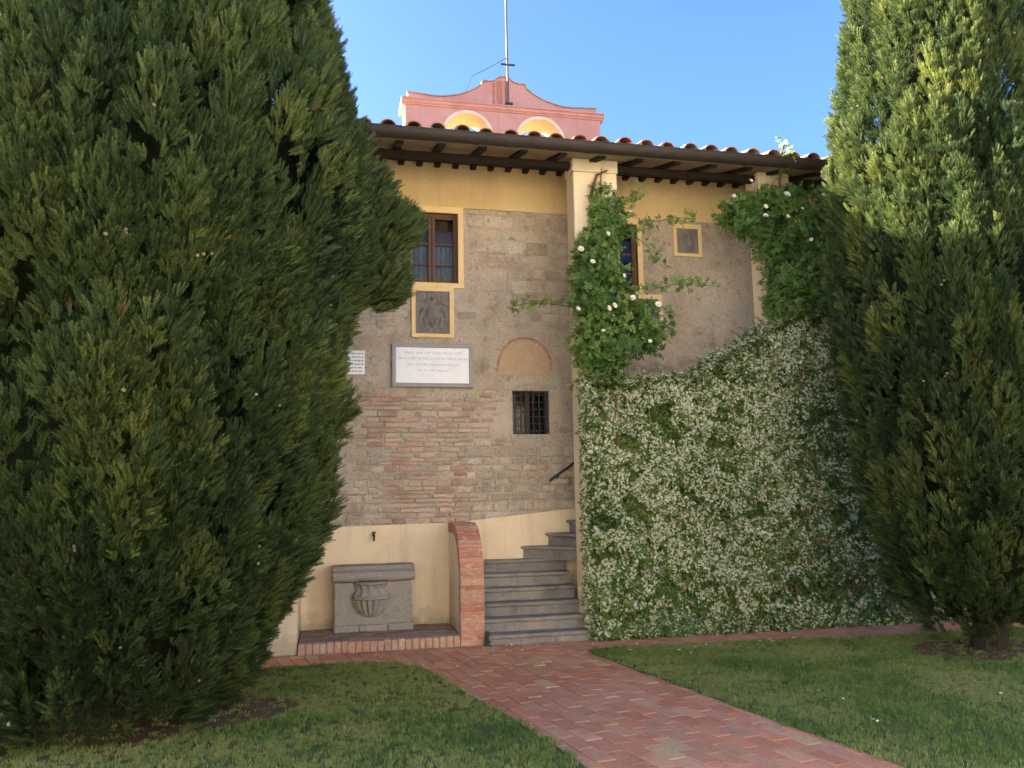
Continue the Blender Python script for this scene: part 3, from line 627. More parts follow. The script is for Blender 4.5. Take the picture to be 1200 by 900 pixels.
# forecourt and villa added unseen behind the camera to bounce sun into the shade
M['gravel'] = pmat('bounce_gravel', [(.52, .49, .45), (.60, .57, .52), (.56, .53, .48)], 2, 60, .95, .5, .01, .0, .1)
struct(MB().box(-40, 50, -11.9, 2.2, -.04, .03).build('bounce_court', M['gravel']))
M['limewash'] = pmat('bounce_limewash', [(.74, .72, .68), (.80, .78, .74), (.77, .75, .71)], 1.2, 30, .9, .1, .004, .0, .15, famp=.05)
opp = tag(empty('bounce_villa', (4, -12, 0)), 'unseen pale villa added behind the camera to bounce sunlight onto the stone house', 'house')
MB().box(-22, 30, -20, -12, 0, 10).build('wall', M['limewash'], opp)
MB().prism([(-20.6, 10), (-11.4, 10), (-16, 12)], 'x', -22.6, 30.6).build('roof', M['tile'], opp)
for wx in range(-20, 30, 4):
    for wz in (1.0, 5.4):
        wf = MB().box(wx-.65, wx+.65, -12.02, -11.93, wz, wz+2.1, bev=.01).build('window', M['trim'], opp)
        MB().box(wx-.5, wx+.5, -11.94, -11.915, wz+.12, wz+1.98).build('pane', M['glass'], wf)

# ================================================================== pink bell gable
GY, GC, GH = 14.0, 3.06, 1.86      # front face, centre, half width
gab = tag(empty('bell_gable', (GC, GY+.25, 7.3)), 'pink plastered bell gable with two arched openings rising behind the tiled roof', 'bell gable')
CT = 8.90                            # top of cornice
def attic(dx):
    a = abs(dx); k = [(0, .62), (.10, .60), (.17, .53), (.27, .50), (.43, .50), (.432, .42), (.55, .33), (.72, .235), (.92, .165), (1.15, .12), (1.35, .115), (1.55, .13), (1.80, .145)]
    for (x0, h0), (x1, h1) in zip(k, k[1:]):
        if a <= x1: return h0+(h1-h0)*(a-x0)/(x1-x0)
    return .145
AR = [(2.355, .425), (3.735, .425)]; AZ = 8.28
def under(x, extra=0.):
    for c, rr in AR:
        d = abs(x-c)
        if d < rr+extra: return AZ+math.sqrt(max((rr+extra)**2-d*d, 0))
    return 7.2
def strips(xs, lo, hi, y0, y1, b):
    xs = sorted(set(xs)); n = len(xs); v = []
    for x in xs: v += [(x, y0, lo(x)), (x, y0, hi(x)), (x, y1, lo(x)), (x, y1, hi(x))]
    f = []
    for i in range(n-1):
        p, q = 4*i, 4*i+4; f += [(p, q, q+1, p+1), (q+2, p+2, p+3, q+3), (p+1, q+1, q+3, p+3), (q, p, p+2, q+2)]
    f += [(0, 1, 3, 2), (4*n-4, 4*n-2, 4*n-1, 4*n-3)]
    b.add(v, f); return b
xs = list(np.linspace(GC-GH, GC+GH, 187))
for c, rr in AR: xs += [c-rr, c+rr, c-rr+1e-4, c+rr-1e-4]
gw = strips([round(x, 5) for x in xs], under, lambda x: CT-.115, GY, GY+.5, MB()).build('wall', M['pink'], gab)
strips([round(x, 4) for x in list(np.linspace(GC-1.80, GC+1.80, 161))+[GC-.43, GC-.4325, GC+.43, GC+.4325]], lambda x: CT-.02, lambda x: CT+attic(x-GC), GY+.06, GY+.44, MB()).build('curved_attic', M['pink'], gab)
M['coping'] = pmat('weathered_coping', [(.34, .2, .15), (.42, .27, .2), (.30, .22, .18)], 5, 40, .9, .3, .005, 0, .1)
strips([round(x, 4) for x in list(np.linspace(GC-1.82, GC+1.82, 161))], lambda x: CT+attic(x-GC)+.001, lambda x: CT+attic(x-GC)+.022, GY+.035, GY+.465, MB()).build('coping', M['coping'], gab)
cor = MB(); cor.prism([(GY-.02, CT-.114), (GY-.02, CT-.09), (GY-.05, CT-.075), (GY-.055, CT-.03), (GY-.085, CT-.02), (GY-.085, CT), (GY+.585, CT), (GY+.585, CT-.02), (GY+.55, CT-.03), (GY+.52, CT-.09), (GY+.52, CT-.114)], 'x', GC-GH-.07, GC+GH+.07)
cor.build('cornice', M['pink'], gab)
for c, rr in AR:
    b = MB(); q = [(c+(rr-.001)*math.cos(t), AZ+(rr-.001)*math.sin(t)) for t in [math.pi*i/28 for i in range(29)]]; q = [(q[0][0], 7.2)]+q+[(q[-1][0], 7.2)]
    v = [(x, GY-.004, z) for x, z in q]+[(x, GY+.504, z) for x, z in q]; n = len(q)
    b.add(v, [(i, i+1, n+i+1, n+i) for i in range(n-1)]); b.build('arch_lining', M['archyellow'], gab)
    b = MB(); w1 = .058
    for i in range(28):
        t0, t1 = math.pi*i/28, math.pi*(i+1)/28
        b.prism([(c+a*math.cos(t), AZ+a*math.sin(t)) for a, t in ((rr, t0), (rr+w1, t0), (rr+w1, t1), (rr, t1))], 'y', GY-.018, GY+.02)
    b.build('arch_trim', M['archwhite'], gab)
MB().box(GC-GH-.003, GC-GH+.02, GY+.004, GY+.496, 7.2, CT-.12).build('side_face', M['archwhite'], gab)
# rust runs under the pole
b = MB()
for (x, w_, z1, z0) in ((2.86, .035, CT+.48, CT+.0), (2.97, .06, CT+.54, CT+.0), (3.10, .03, CT+.55, CT+.03)):
    n = 9; v = []
    for i in range(n+1):
        zz = z1+(z0-z1)*i/n; ww = w_*(.6+.5*hashf(x, i)); v += [(x-ww, GY+.0575, zz), (x+ww, GY+.0575, zz)]
    b.add(v, [(2*i, 2*i+2, 2*i+3, 2*i+1) for i in range(n)])
b.build('rust_stain', M['rust'], gab)
mast = tag(empty('antenna_mast', (3.12, 13.98, 8.93)), 'thin metal mast with short crossbar fixed on the pink bell gable', 'mast')
MB().tube([(3.12, 13.97, 8.95), (3.11, 13.97, 10.4), (3.10, 13.97, 13.2)], [.022, .02, .016], 8).build('pole', M['galv'], mast)
MB().box(2.98, 3.26, 13.955, 13.985, 9.72, 9.745).build('crossbar', M['iron'], mast)
MB().tube([(3.10, 13.97, 9.87), (2.8, 13.97, 9.66), (2.45, 13.97, 9.44), (2.3, 13.98, 9.1)], .006, 5).build('cable', M['iron'], mast)
MB().box(3.06, 3.20, 13.93, 14.05, 8.905, 8.97, bev=.01).build('foot_clamp', M['iron'], mast)

# ================================================================== stair
stair = tag(empty('stone_staircase', (2.4, 10, 0)), 'grey sandstone stair with worn rounded treads beside the brick edged wall', 'staircase')
def nose(y, z, ov=.035, t=.05, back=.6):
    pr = [(y+back, z-.16), (y, z-.16-.004), (y, z-t)]
    for i in range(7):
        a = -math.pi/2-math.pi*i/6; pr.append((y-ov+t*.5+t*.5*math.cos(a)*1.0, z-t*.5+t*.5*math.sin(a)))
    pr.append((y+back, z)); return pr
SZ = [.125, .275, .425, .575, .73, .885]; SY = [9.36, 9.56, 9.76, 9.96, 10.15, 10.33]
def worn(o, amp=.006, seed=0):
    for v in o.data.vertices:
        q = mnoise.noise_vector(Vector((v.co.x*4+seed, v.co.y*5, v.co.z*5))); v.co.y += q.y*amp; v.co.z += q.z*amp*.7
for k in range(6):
    z, y = SZ[k], SY[k]; back = (YB-.032-y) if k == 5 else .30
    pr = nose(y, z, back=back); pr = [(a, max(c, z-(.165 if k else z+.01))) for a, c in pr]
    xs_ = list(np.linspace(1.725, 2.953 if k else 2.99, 14)); b = MB(); n = len(pr); v = []
    for xx in xs_: v += [(xx+(.004*hashf(k, xx)), a, c) for a, c in pr]
    f = [(i*n+j, i*n+(j+1) % n, (i+1)*n+(j+1) % n, (i+1)*n+j) for i in range(len(xs_)-1) for j in range(n)]
    f += [tuple(range(n))[::-1], tuple((len(xs_)-1)*n+j for j in range(n))]
    b.add(v, f); o = b.build('step', M['serena'], stair, smooth=False); worn(o, .008, k*7)
PV = (3.02, 9.90)
for k, (zt, xw) in enumerate(((1.045, 2.42), (1.205, 2.76), (1.365, 3.05))):
    nx = 3.35 if k < 2 else 3.6
    for (z0, z1, e) in ((zt-.17, zt-.042, -.012), (zt-.042, zt, .035)):
        poly = [(xw-e, YB-.034), (PV[0]-e, PV[1]-e*.6+.06*k), (nx, PV[1]+.05*k), (nx, YB-.034)]
        b = MB().prism(poly, 'z', z0, z1-(.002 if e else 0)); o = b.build('step' if e > 0 else 'riser', M['serena'], stair)
        if e > 0:
            md = o.modifiers.new('round', 'BEVEL'); md.width = .016; md.segments = 3
for k in range(11):
    x = 3.36+k*.28; MB().box(x, x+.30, 9.84, YB-.05, 1.365+.155*k-.1, 1.52+.155*k, bev=.012).build('step', M['serena'], stair)
MB().box(6.44, 11, 9.84, YB-.05, 2.9, 3.08).build('landing', M['serena'], stair)

par = tag(empty('stair_parapet', (5, 9.65, 0)), 'cream plaster parapet wall of the stair, hidden under flowering jasmine', 'wall')
TOP = [(2.95, 2.98), (3.6, 2.98), (4.35, 2.98), (5.35, 3.62), (6.4, 4.1), (7.4, 4.2), (9.4, 4.2)]
def top(x):
    for (a, h), (c, g) in zip(TOP, TOP[1:]):
        if x <= c: return h+(g-h)*(max(x, a)-a)/(c-a)
    return 4.2
pp = [(2.958, 0), (9.4, 0)]+TOP[::-1][0:1]+[(7.4, 4.2), (6.4, 4.1), (5.35, 3.62), (4.35, 2.98), (2.958, 2.98)]
MB().prism([(x, z-.01) for x, z in pp], 'y', 9.505, 9.80).build('wall_body', M['pillar'], par)
b = MB()
for (a, h), (c, g) in zip(TOP[1:], TOP[2:]): b.prism([(a, h-.008), (c, g-.008), (c, g+.03), (a, h+.03)], 'y', 9.47, 9.835)
b.build('coping', M['relief'], par)

rail = tag(empty('handrail', (3, YB-.07, 1.9)), 'black iron handrail rising along the rubble wall above the stair', 'handrail')
MB().tube([(2.80, YB-.07, 1.875), (2.83, YB-.075, 1.905), (3.2, YB-.075, 2.15), (4.4, YB-.075, 2.86), (6.3, YB-.075, 3.95), (8, YB-.075, 3.98)], .016, 8).build('rail', M['iron'], rail)
for x, z in ((2.92, 1.965), (4.3, 2.80), (5.8, 3.66)): MB().tube([(x, YB-.075, z), (x, YB-.07, z-.04), (x, YB+.03, z-.05)], .008, 6).build('bracket', M['iron'], rail)

# ================================================================== wing wall with a curved brick edge
wing = tag(empty('wing_wall', (1.58, 9.8, 0)), 'low plaster wing wall with a curved red brick edge between basin and stair', 'wall')
WX0, WX1 = 1.445, 1.725; rc = .62; cy_, cz_ = 10.06, .75
prof = [(9.44, 0)]+[(cy_-rc*math.cos(t), cz_+rc*math.sin(t)) for t in [math.pi/2*i/16 for i in range(17)]]+[(YB-.04, cz_+rc), (YB-.04, 0)]
ins = [(9.50, 0)]+[(cy_-(rc-.06)*math.cos(t), cz_+(rc-.06)*math.sin(t)) for t in [math.pi/2*i/16 for i in range(17)]]+[(YB-.037, cz_+rc-.06), (YB-.037, 0)]
MB().prism(ins, 'x', WX0+.012, WX1-.012).build('plaster_body', M['dado'], wing)
MB().prism([(9.446, .0), (9.57, .0), (9.57, .75)]+[(cy_-(rc-.125)*math.cos(t), cz_+(rc-.125)*math.sin(t)) for t in [math.pi/2*i/12 for i in range(13)]]+[(10.4, cz_+rc-.125), (10.4, cz_+rc-.008)]+[(cy_-(rc-.008)*math.cos(t), cz_+(rc-.008)*math.sin(t)) for t in [math.pi/2*i/12 for i in range(12, -1, -1)]]+[(9.448, .75)], 'x', WX0+.006, WX1-.006).build('mortar', M['wingmortar'], wing)
rr_ = random.Random(9)
def edge_brick(p, tan, nor, h):
    """p: outer mid point (y,z) ; brick spans h along tangent, .12 inwards, the full width in X (or two halves)"""
    def bx(xa, xb):
        d = rr_.uniform(-.004, .006); t = Vector(tan)*(h/2-.0045); o = Vector(p)+Vector(nor)*d; i_ = Vector(p)-Vector(nor)*.118; bv = .005
        b = MB(); vs_ = []
        for x, s in ((xa, 0), (xa+bv, 1), (xb-bv, 1), (xb, 0)):
            for q, tt in ((o-Vector(nor)*bv*(1-s), -1), (o-Vector(nor)*bv*(1-s), 1), (i_, 1), (i_, -1)):
                w_ = q+t*tt; vs_.append((x, w_.x, w_.y))
        f = [(0, 3, 2, 1), (12, 13, 14, 15)]
        for a in range(3):
            for j in range(4): f.append((a*4+j, a*4+(j+1) % 4, a*4+4+(j+1) % 4, a*4+4+j))
        b.add(vs_, f); b.build('brick', M['wingbrick'], wing)
    xa = WX0+rr_.uniform(-.004, .003); xb = WX1+rr_.uniform(-.003, .004)
    bx(xa, xb)
z = .005
while z < .74:
    h = .0615; edge_brick((9.44, z+h/2), (0, 1), (-1, 0), h); z += h
nA = 16
for i in range(nA):
    t = math.pi/2*(i+.5)/nA; edge_brick((cy_-rc*math.cos(t), cz_+rc*math.sin(t)), (math.sin(t), math.cos(t)), (-math.cos(t), math.sin(t)), rc*math.pi/2/nA)
y = cy_
while y < YB-.1:
    edge_brick((y+.03, cz_+rc), (1, 0), (0, 1), .0615); y += .0615
boot = tag(empty('boot_scraper', (1.735, 9.33, 0)), 'small dark iron boot scraper at the foot of the brick edged wall', 'boot scraper')
MB().tube([(1.735, 9.34, 0), (1.733, 9.335, .10), (1.738, 9.33, .17)], [.028, .02, .024], 7).build('post', M['iron'], boot)
MB().box(1.70, 1.77, 9.325, 9.337, .045, .07).build('blade', M['iron'], boot)
MB().box(1.69, 1.78, 9.30, 9.37, .0, .022, bev=.004).build('foot', M['iron'], boot)

# ================================================================== alcove platform, basin, tap
plat = tag(empty('brick_platform', (.55, 9.9, 0)), 'low worn brick platform carrying the grey stone basin', 'platform')
PX0, PX1, PY0 = -.352, 1.44, 9.42
MB().box(PX0+.004, PX1-.002, PY0+.02, YB-.037, 0, .118).build('bed', M['bed'], plat)
M['platbrick'] = pmat('worn_platform_brick', [(.25, .16, .115), (.32, .22, .165), (.28, .20, .16)], 3.5, 60, .9, .4, .006, .2, .15, stains=[((.17, .13, .11), 3, .52, .68, .6), ((.36, .29, .24), 5, .56, .7, .5)])
M['platfront'] = pmat('worn_platform_front_brick', [(.38, .19, .125), (.45, .25, .17), (.38, .23, .17)], 3.5, 60, .9, .5, .008, .1, .1, stains=[((.46, .36, .28), 3.4, .46, .64, .7), ((.22, .15, .11), 6, .58, .7, .5)])
x = PX0
while x < PX1-.05:
    w_ = .078+rr_.uniform(-.004, .004); x1 = min(x+w_-.006, PX1-.003); MB().box(x+.002, x1, PY0+rr_.uniform(-.005, .004), PY0+.135, .002, .128+rr_.uniform(-.008, .004), bev=.009).build('brick', M['platfront'], plat); x += w_
y = PY0+.145; row = 0
while y < YB-.12:
    x = PX0+.004-(.14 if row % 2 else 0)
    while x < PX1-.03:
        xa, xb = max(x, PX0+.004), min(x+.275, PX1-.004)
        if xb-xa > .05: MB().box(xa, xb, y, y+.135, .06, .124+rr_.uniform(-.004, .005), bev=.007).build('brick', M['platbrick'], plat)
        x += .282
    y += .142; row += 1
bas = tag(empty('stone_basin', (.5, 10.2, .13)), 'grey stone wall basin with a carved fluted urn and heavy rounded rim', 'basin')
def chip(o, amp, sc=6., seed=0.):
    for v in o.data.vertices:
        q = mnoise.noise_vector(v.co*sc+Vector((seed, 0, 0))); v.co += q*amp
def fine_box(x0, x1, y0, y1, z0, z1, nx, nz, name, mat, parent, bev=.012, amp=.004):
    import bmesh
    bm = bmesh.new(); bmesh.ops.create_cube(bm, size=1)
    for v in bm.verts: v.co = Vector(((x0+x1)/2+v.co.x*(x1-x0), (y0+y1)/2+v.co.y*(y1-y0), (z0+z1)/2+v.co.z*(z1-z0)))
    bmesh.ops.bevel(bm, geom=bm.edges[:], offset=bev, segments=3, affect='EDGES', profile=.5)
    me = bpy.data.meshes.new(name)
    for i in range(1, nx):
        xx = x0+(x1-x0)*i/nx; bmesh.ops.bisect_plane(bm, geom=bm.verts[:]+bm.edges[:]+bm.faces[:], plane_co=(xx, 0, 0), plane_no=(1, 0, 0))
    for i in range(1, nz):
        zz = z0+(z1-z0)*i/nz; bmesh.ops.bisect_plane(bm, geom=bm.verts[:]+bm.edges[:]+bm.faces[:], plane_co=(0, 0, zz), plane_no=(0, 0, 1))
    bm.to_mesh(me); bm.free(); o = link(name, me, mat, parent); chip(o, amp); return o
fine_box(.035, .955, 10.12, 10.44, .19, .695, 14, 8, 'front_slab', M['trough'], bas, .012, .004)
b = MB(); pr = [(10.46, .885), (10.46, .70), (10.11, .70)]
for i in range(9):
    a = -math.pi/2-math.pi*i/8*.9; pr.append((10.105+.055*math.cos(a), .765+.062*math.sin(a)))
pr += [(10.075, .835), (10.10, .86), (10.10, .885)]
xs_ = list(np.linspace(.015, .985, 22)); n = len(pr); v = []
for xx in xs_: v += [(xx, a, c) for a, c in pr]
f = [(i*n+j, i*n+(j+1) % n, (i+1)*n+(j+1) % n, (i+1)*n+j) for i in range(len(xs_)-1) for j in range(n)]+[tuple(range(n))[::-1], tuple((len(xs_)-1)*n+j for j in range(n))]
b.add(v, f); o = b.build('rim', M['trough'], bas); chip(o, .006, 7, 3)
for (xa, xb, zt) in ((.03, .32, .205), (.325, .66, .20), (.665, .97, .21)): fine_box(xa, xb, 10.07, 10.42, .122, zt, 6, 2, 'base_block', M['trough'], bas, .014, .006)
# fluted urn, half in relief
up_ = [(.698, .165), (.68, .185), (.655, .17), (.62, .155), (.58, .175), (.545, .198), (.535, .205), (.515, .20), (.505, .207), (.49, .195), (.44, .185), (.39, .165), (.345, .135), (.31, .095), (.29, .06), (.285, .0)]
b = MB(); v = []; ns = 72
for (z, rd) in up_:
    for k in range(ns+1):
        t = math.pi*k/ns; fl = 1-(.16*abs(math.sin(t*9)) if z < .5 else .13*abs(math.sin(t*6+z*6)) if z < .68 and z > .54 else 0)
        v.append((.465-1.14*rd*math.cos(t)*fl, 10.125-rd*.85*math.sin(t)*fl, z))
b.add(v, [(i*(ns+1)+k, i*(ns+1)+k+1, (i+1)*(ns+1)+k+1, (i+1)*(ns+1)+k) for i in range(len(up_)-1) for k in range(ns)]); o = b.build('urn_relief', M['trough'], bas)
tap = tag(empty('water_tap', (.51, YB-.035, 1.2)), 'small dark metal water tap on the cream wall above the basin', 'tap')
MB().tube([(.51, YB-.03, 1.235), (.51, YB-.09, 1.232), (.51, YB-.12, 1.215), (.508, YB-.125, 1.16)], [.018, .015, .015, .013], 8).build('spout', M['iron'], tap)
MB().box(.485, .535, YB-.085, YB-.07, 1.255, 1.275).build('handle', M['iron'], tap)
MB().tube([(.51, YB-.078, 1.235), (.51, YB-.078, 1.262)], .008, 6).build('valve_stem', M['iron'], tap)

# ================================================================== plaque and notice
plq = tag(empty('marble_plaque', (1.26, YB, 3.4)), 'white marble plaque with four engraved lines in a grey stone frame', 'plaque')
a0, a1, c0, c1 = .73, 1.79, 3.11, 3.69
for q in ((a0, a1, c1-.055, c1), (a0, a1, c0, c0+.055), (a0, a0+.05, c0+.056, c1-.056), (a1-.05, a1, c0+.056, c1-.056)): MB().box(q[0], q[1], YB-.06, YB+.02, q[2], q[3], bev=.006).build('frame', M['slate'], plq)
panel = MB().box(a0+.051, a1-.051, YB-.045, YB+.02, c0+.056, c1-.056).build('panel', M['marble'], plq)
b = MB(); lr = random.Random(2)
for zc, w_, hh in ((3.565, .74, .026), (3.488, .92, .028), (3.408, .66, .026), (3.332, .40, .024)):
    x = 1.265-w_/2
    while x < 1.265+w_/2:
        L = lr.uniform(.04, .13); xe = min(x+L, 1.265+w_/2)
        while x < xe:
            k = lr.random(); cw = lr.uniform(.008, .014)
            b.box(x, x+.003, YB-.0462, YB-.044, zc-hh/2, zc+hh/2)
            if k > .3: b.box(x+.004, x+cw-.001, YB-.0461, YB-.044, zc-hh/2+(hh*.85 if k > .7 else 0 if k < .5 else hh*.4), zc-hh/2+(hh if k > .7 else hh*.15 if k < .5 else hh*.55))
            x += cw+.005
        x += .018
b.build('lettering', M['ink'], panel)
ntc = tag(empty('white_notice', (.25, YB, 3.42)), 'small white notice with dark lines of print beside the cypress', 'notice')
pn = MB().box(.11, .385, YB-.026, YB-.014, 3.27, 3.58, bev=.002).build('board', M['marble'], ntc)
b = MB()
for k in range(6):
    z = 3.545-k*.046; x = .135
    while x < .35:
        L = lr.uniform(.015, .05); b.box(x, min(x+L, .365), YB-.0272, YB-.025, z-.012, z-.002+lr.uniform(0, .006)); x += L+.012
b.build('print', M['ink'], pn)

# ================================================================== leafy things
def ribbon(v, f, a, c, w0, w1, nrm):
    d = c-a; s = d.cross(nrm)
    if s.length < 1e-7: s = d.orthogonal()
    s.normalize(); b = len(v); v += [tuple(a-s*w0), tuple(a+s*w0), tuple(c+s*w1), tuple(c-s*w1)]; f.append((b, b+1, b+2, b+3))
def cypress_tuft(seed, nb=6):
    r = random.Random(seed); v = []; f = []
    for _ in range(nb):
        az = r.uniform(0, 6.28); tilt = r.uniform(.04, .42); d = Vector((math.sin(tilt)*math.cos(az), math.sin(tilt)*math.sin(az), math.cos(tilt)))
        side = d.cross(Vector((r.uniform(-1, 1), r.uniform(-1, 1), r.uniform(-.3, .3)))).normalized(); nrm = d.cross(side).normalized()
        p0 = Vector((r.uniform(-.025, .025), r.uniform(-.025, .025), r.uniform(-.03, .02))); L = r.uniform(.13, .20); ns = 8; p = p0
        for i in range(ns):
            q = p+(d+Vector((0, 0, .05*i))).normalized()*L/ns; ribbon(v, f, p, q, .0026, .0022, nrm)
            t = i/ns
            for sg in (-1, 1):
                if i == 0 and r.random() < .6: continue
                l = (.020+.034*(1-t)*(.4+t*1.2))*r.uniform(.75, 1.2); dd = (d*.92+side*sg*.40+nrm*r.uniform(-.35, .35)).normalized(); e = p+dd*l; ribbon(v, f, p, e, .0024, .0010, nrm)
                for k in (.35, .65):
                    m = p+dd*l*k; ss = sg if k < .5 else -sg
                    e2 = m+(dd*.75+side*ss*.55+nrm*r.uniform(-.5, .5)).normalized()*l*r.uniform(.35, .6); ribbon(v, f, m, e2, .0022, .0009, nrm)
            p = q
        ribbon(v, f, p, p+d*.014, .0022, .0008, nrm)
    return v, f, [0]*len(f)
def cone_proto(seed):
    r = random.Random(seed); v = []; f = []; n = 8; m = 6
    for i in range(m+1):
        t = math.pi*i/m
        for k in range(n):
            q = 2*math.pi*k/n; rr = .0115*(1+.14*math.cos(3*q+i*2)); v.append((rr*math.sin(t)*math.cos(q), rr*math.sin(t)*math.sin(q), .015*math.cos(t)))
    for i in range(m):
        for k in range(n): f.append((i*n+k, i*n+(k+1) % n, (i+1)*n+(k+1) % n, (i+1)*n+k))
    return v, f, [2]*len(f)
CT_ = [cypress_tuft(s) for s in range(6)]
def brown(p): return p[0], p[1], [1]*len(p[1])
CPROT = CT_+[brown(cypress_tuft(50, 3)), cone_proto(1)]
def interp(tab, z):
    for (a, x), (c, y) in zip(tab, tab[1:]):
        if z <= c: return x+(y-x)*(max(z, a)-a)/(c-a)
    return tab[-1][1]
def cypress(name, label, C, tab, zmax, nclump, per, seed, lobes, core, lean=(0, 0), plume=(.13, .30), ln_=(1.5, 2.6)):
    rg = np.random.default_rng(seed); t = tag(empty(name, (*C, 0)), label, 'tree', 'cypress trees')
    zt = max(z for z, _ in tab)
    # trunk and limbs
    b = MB(); b.tube([(C[0], C[1], -.05), (C[0]+.03, C[1], .25), (C[0]-.02, C[1]+.03, 1.2), (C[0]+lean[0]*.5, C[1]+lean[1]*.5, zt*.5), (C[0]+lean[0], C[1]+lean[1], zt*.93)], [.21, .16, .13, .09, .02], 10)
    for k in range(26):
        z = .35+zt*.8*k/26; a = k*2.4; rd = interp(tab, z+.5)*.72
        b.tube([(C[0], C[1], z), (C[0]+rd*.5*math.cos(a), C[1]+rd*.5*math.sin(a), z+.12), (C[0]+rd*math.cos(a), C[1]+rd*math.sin(a), z+.55)], [.05, .035, .012], 6)
    b.build('trunk', M['bark'], t)
    # dark shell well inside the sprays; the crown's inner shade is in its colour
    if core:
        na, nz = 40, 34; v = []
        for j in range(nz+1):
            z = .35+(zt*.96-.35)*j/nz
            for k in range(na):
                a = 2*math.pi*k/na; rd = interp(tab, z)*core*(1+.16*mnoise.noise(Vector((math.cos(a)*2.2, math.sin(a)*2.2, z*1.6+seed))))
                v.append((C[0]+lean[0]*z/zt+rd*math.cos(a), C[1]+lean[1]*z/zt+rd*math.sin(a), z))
        b = MB(); b.add(v, [(j*na+k, j*na+(k+1) % na, (j+1)*na+(k+1) % na, (j+1)*na+k) for j in range(nz) for k in range(na)]); b.build('dark_core_shell', M['core'], t, smooth=True)
    P = []; D = []; S = []; V = []; T = []
    zs = []
    while len(zs) < nclump:
        z = rg.uniform(tab[0][0]+.06, zmax)
        if rg.random() < interp(tab, z)/2.5+.08: zs.append(z)
    cl = []
    for z in zs:
        a = rg.uniform(0, 2*math.pi); nzv = mnoise.noise(Vector((math.cos(a)*2.3, math.sin(a)*2.3, z*1.25+seed)))
        rd = interp(tab, z)*(1+.10*nzv)+.05-abs(rg.normal(0, .10)); cl.append((z, a, max(rd, .08), rg.uniform(*plume), nzv))
    for (z, a, rd, sz, n_) in cl:
        cl_c = np.array([C[0]+lean[0]*z/zt+(rd-sz*.6)*math.cos(a), C[1]+lean[1]*z/zt+(rd-sz*.6)*math.sin(a), z])
        slope = (interp(tab, z+.3)-interp(tab, z-.3))/.6
        axis = np.array([math.cos(a)*(.25+.35*max(slope, -.3)), math.sin(a)*(.25+.35*max(slope, -.3)), 1.]); axis /= np.linalg.norm(axis)
        tint = rg.normal(.43, .12)+.20*n_
        m = int(per*(sz/.2)**1.3)
        u = rg.normal(size=(m, 3)); u /= np.linalg.norm(u, axis=1)[:, None]; ln = rg.uniform(*ln_)
        rad = rg.uniform(.55, 1.0, m)[:, None]
        loc = u*rad*sz; al = loc@axis; loc = loc+np.outer(al*(ln-1), axis)
        h = (al/sz+1)/2; loc -= (loc-np.outer(loc@axis, axis))*(.55*np.clip(h, 0, 1))[:, None]     # taper to the tip
        # keep those facing outward or upward
        out = np.array([math.cos(a), math.sin(a), .25]); keep = (u@out) > -.35
        loc, u_ = loc[keep], u[keep]
        d = u_*.55+axis*.85+np.array([math.cos(a), math.sin(a), 0])*.28
        P.append(cl_c+loc); D.append(d); k = len(loc); S.append(rg.uniform(.40, .72, k)*(.8+sz)); T.append(np.full(k, tint)+rg.normal(0, .07, k))
        vv = rg.integers(0, 6, k); dead = rg.random() < .008
        vv[rg.random(k) < (.35 if dead else .002)] = 6; V.append(vv)
    for (lx, ly, lz, lr_, m) in lobes:      # boughs that stand out of the outline
        u = rg.normal(size=(m, 3)); u /= np.linalg.norm(u, axis=1)[:, None]; loc = u*(rg.random(m)**.4)[:, None]*np.array(lr_)
        P.append(np.array([lx, ly, lz])+loc); o2 = np.array([lx-C[0], ly-C[1], 0]); o2 /= np.linalg.norm(o2)
        D.append(u*.5+o2*.5+np.array([0, 0, .75])); S.append(rg.uniform(.5, .8, m)); T.append(rg.normal(.5, .12, m)); V.append(rg.integers(0, 6, m))
    nc = int(len(zs)*.07)
    for _ in range(nc):
        z, a, rd, sz, n_ = cl[rg.integers(len(cl))]; k = rg.integers(1, 4)
        for _ in range(k):
            a2 = a+rg.normal(0, .04); P.append(np.array([[C[0]+lean[0]*z/zt+(rd+rg.uniform(-.03, .05))*math.cos(a2), C[1]+lean[1]*z/zt+(rd+rg.uniform(-.03, .05))*math.sin(a2), z+rg.normal(0, .04)]])); D.append(rg.normal(size=(1, 3))); S.append(np.array([rg.uniform(.8, 1.15)])); T.append(np.array([.5])); V.append(np.array([7]))
    P = np.vstack(P); D = np.vstack(D); S = np.concatenate(S); T = np.concatenate(T); V = np.concatenate(V)
    ok = P[:, 2] > .06; P, D, S, T, V = P[ok], D[ok], S[ok], T[ok], V[ok]
    scatter('crown', CPROT, P, eulers(D, rg.uniform(0, 6.28, len(P))), S, V, T, [M['cyp'], M['cypbrown'], M['cone']], t)
    print(name, len(P), 'sprays')
    return t
M['core'] = pmat('dark_crown_core', [(.016, .024, .010), (.028, .038, .015), (.022, .026, .012)], 7, 45, 1., .9, .05, .0, .05)  # deep shade between the sprays, put into the core's colour
LT = [(0.05, .75), (.2, 1.06), (.53, 1.24), (.88, 1.40), (1.23, 1.57), (1.73, 1.66), (2.31, 1.76), (2.76, 1.80), (3.14, 1.80), (3.6, 2.02), (4.3, 2.10), (4.9, 1.94), (5.3, 1.78), (5.9, 1.63), (6.3, 1.54), (7.5, 1.35), (8.8, .8), (9.8, .1)]
ed = Vector((7.2, 1.75)).normalized()      # sideways, as the crown leans out over the steps side
def at(r, z, s): return (TL[0]+r*ed.x, TL[1]+r*ed.y, z, s[0:3], int(s[3]*2.1))
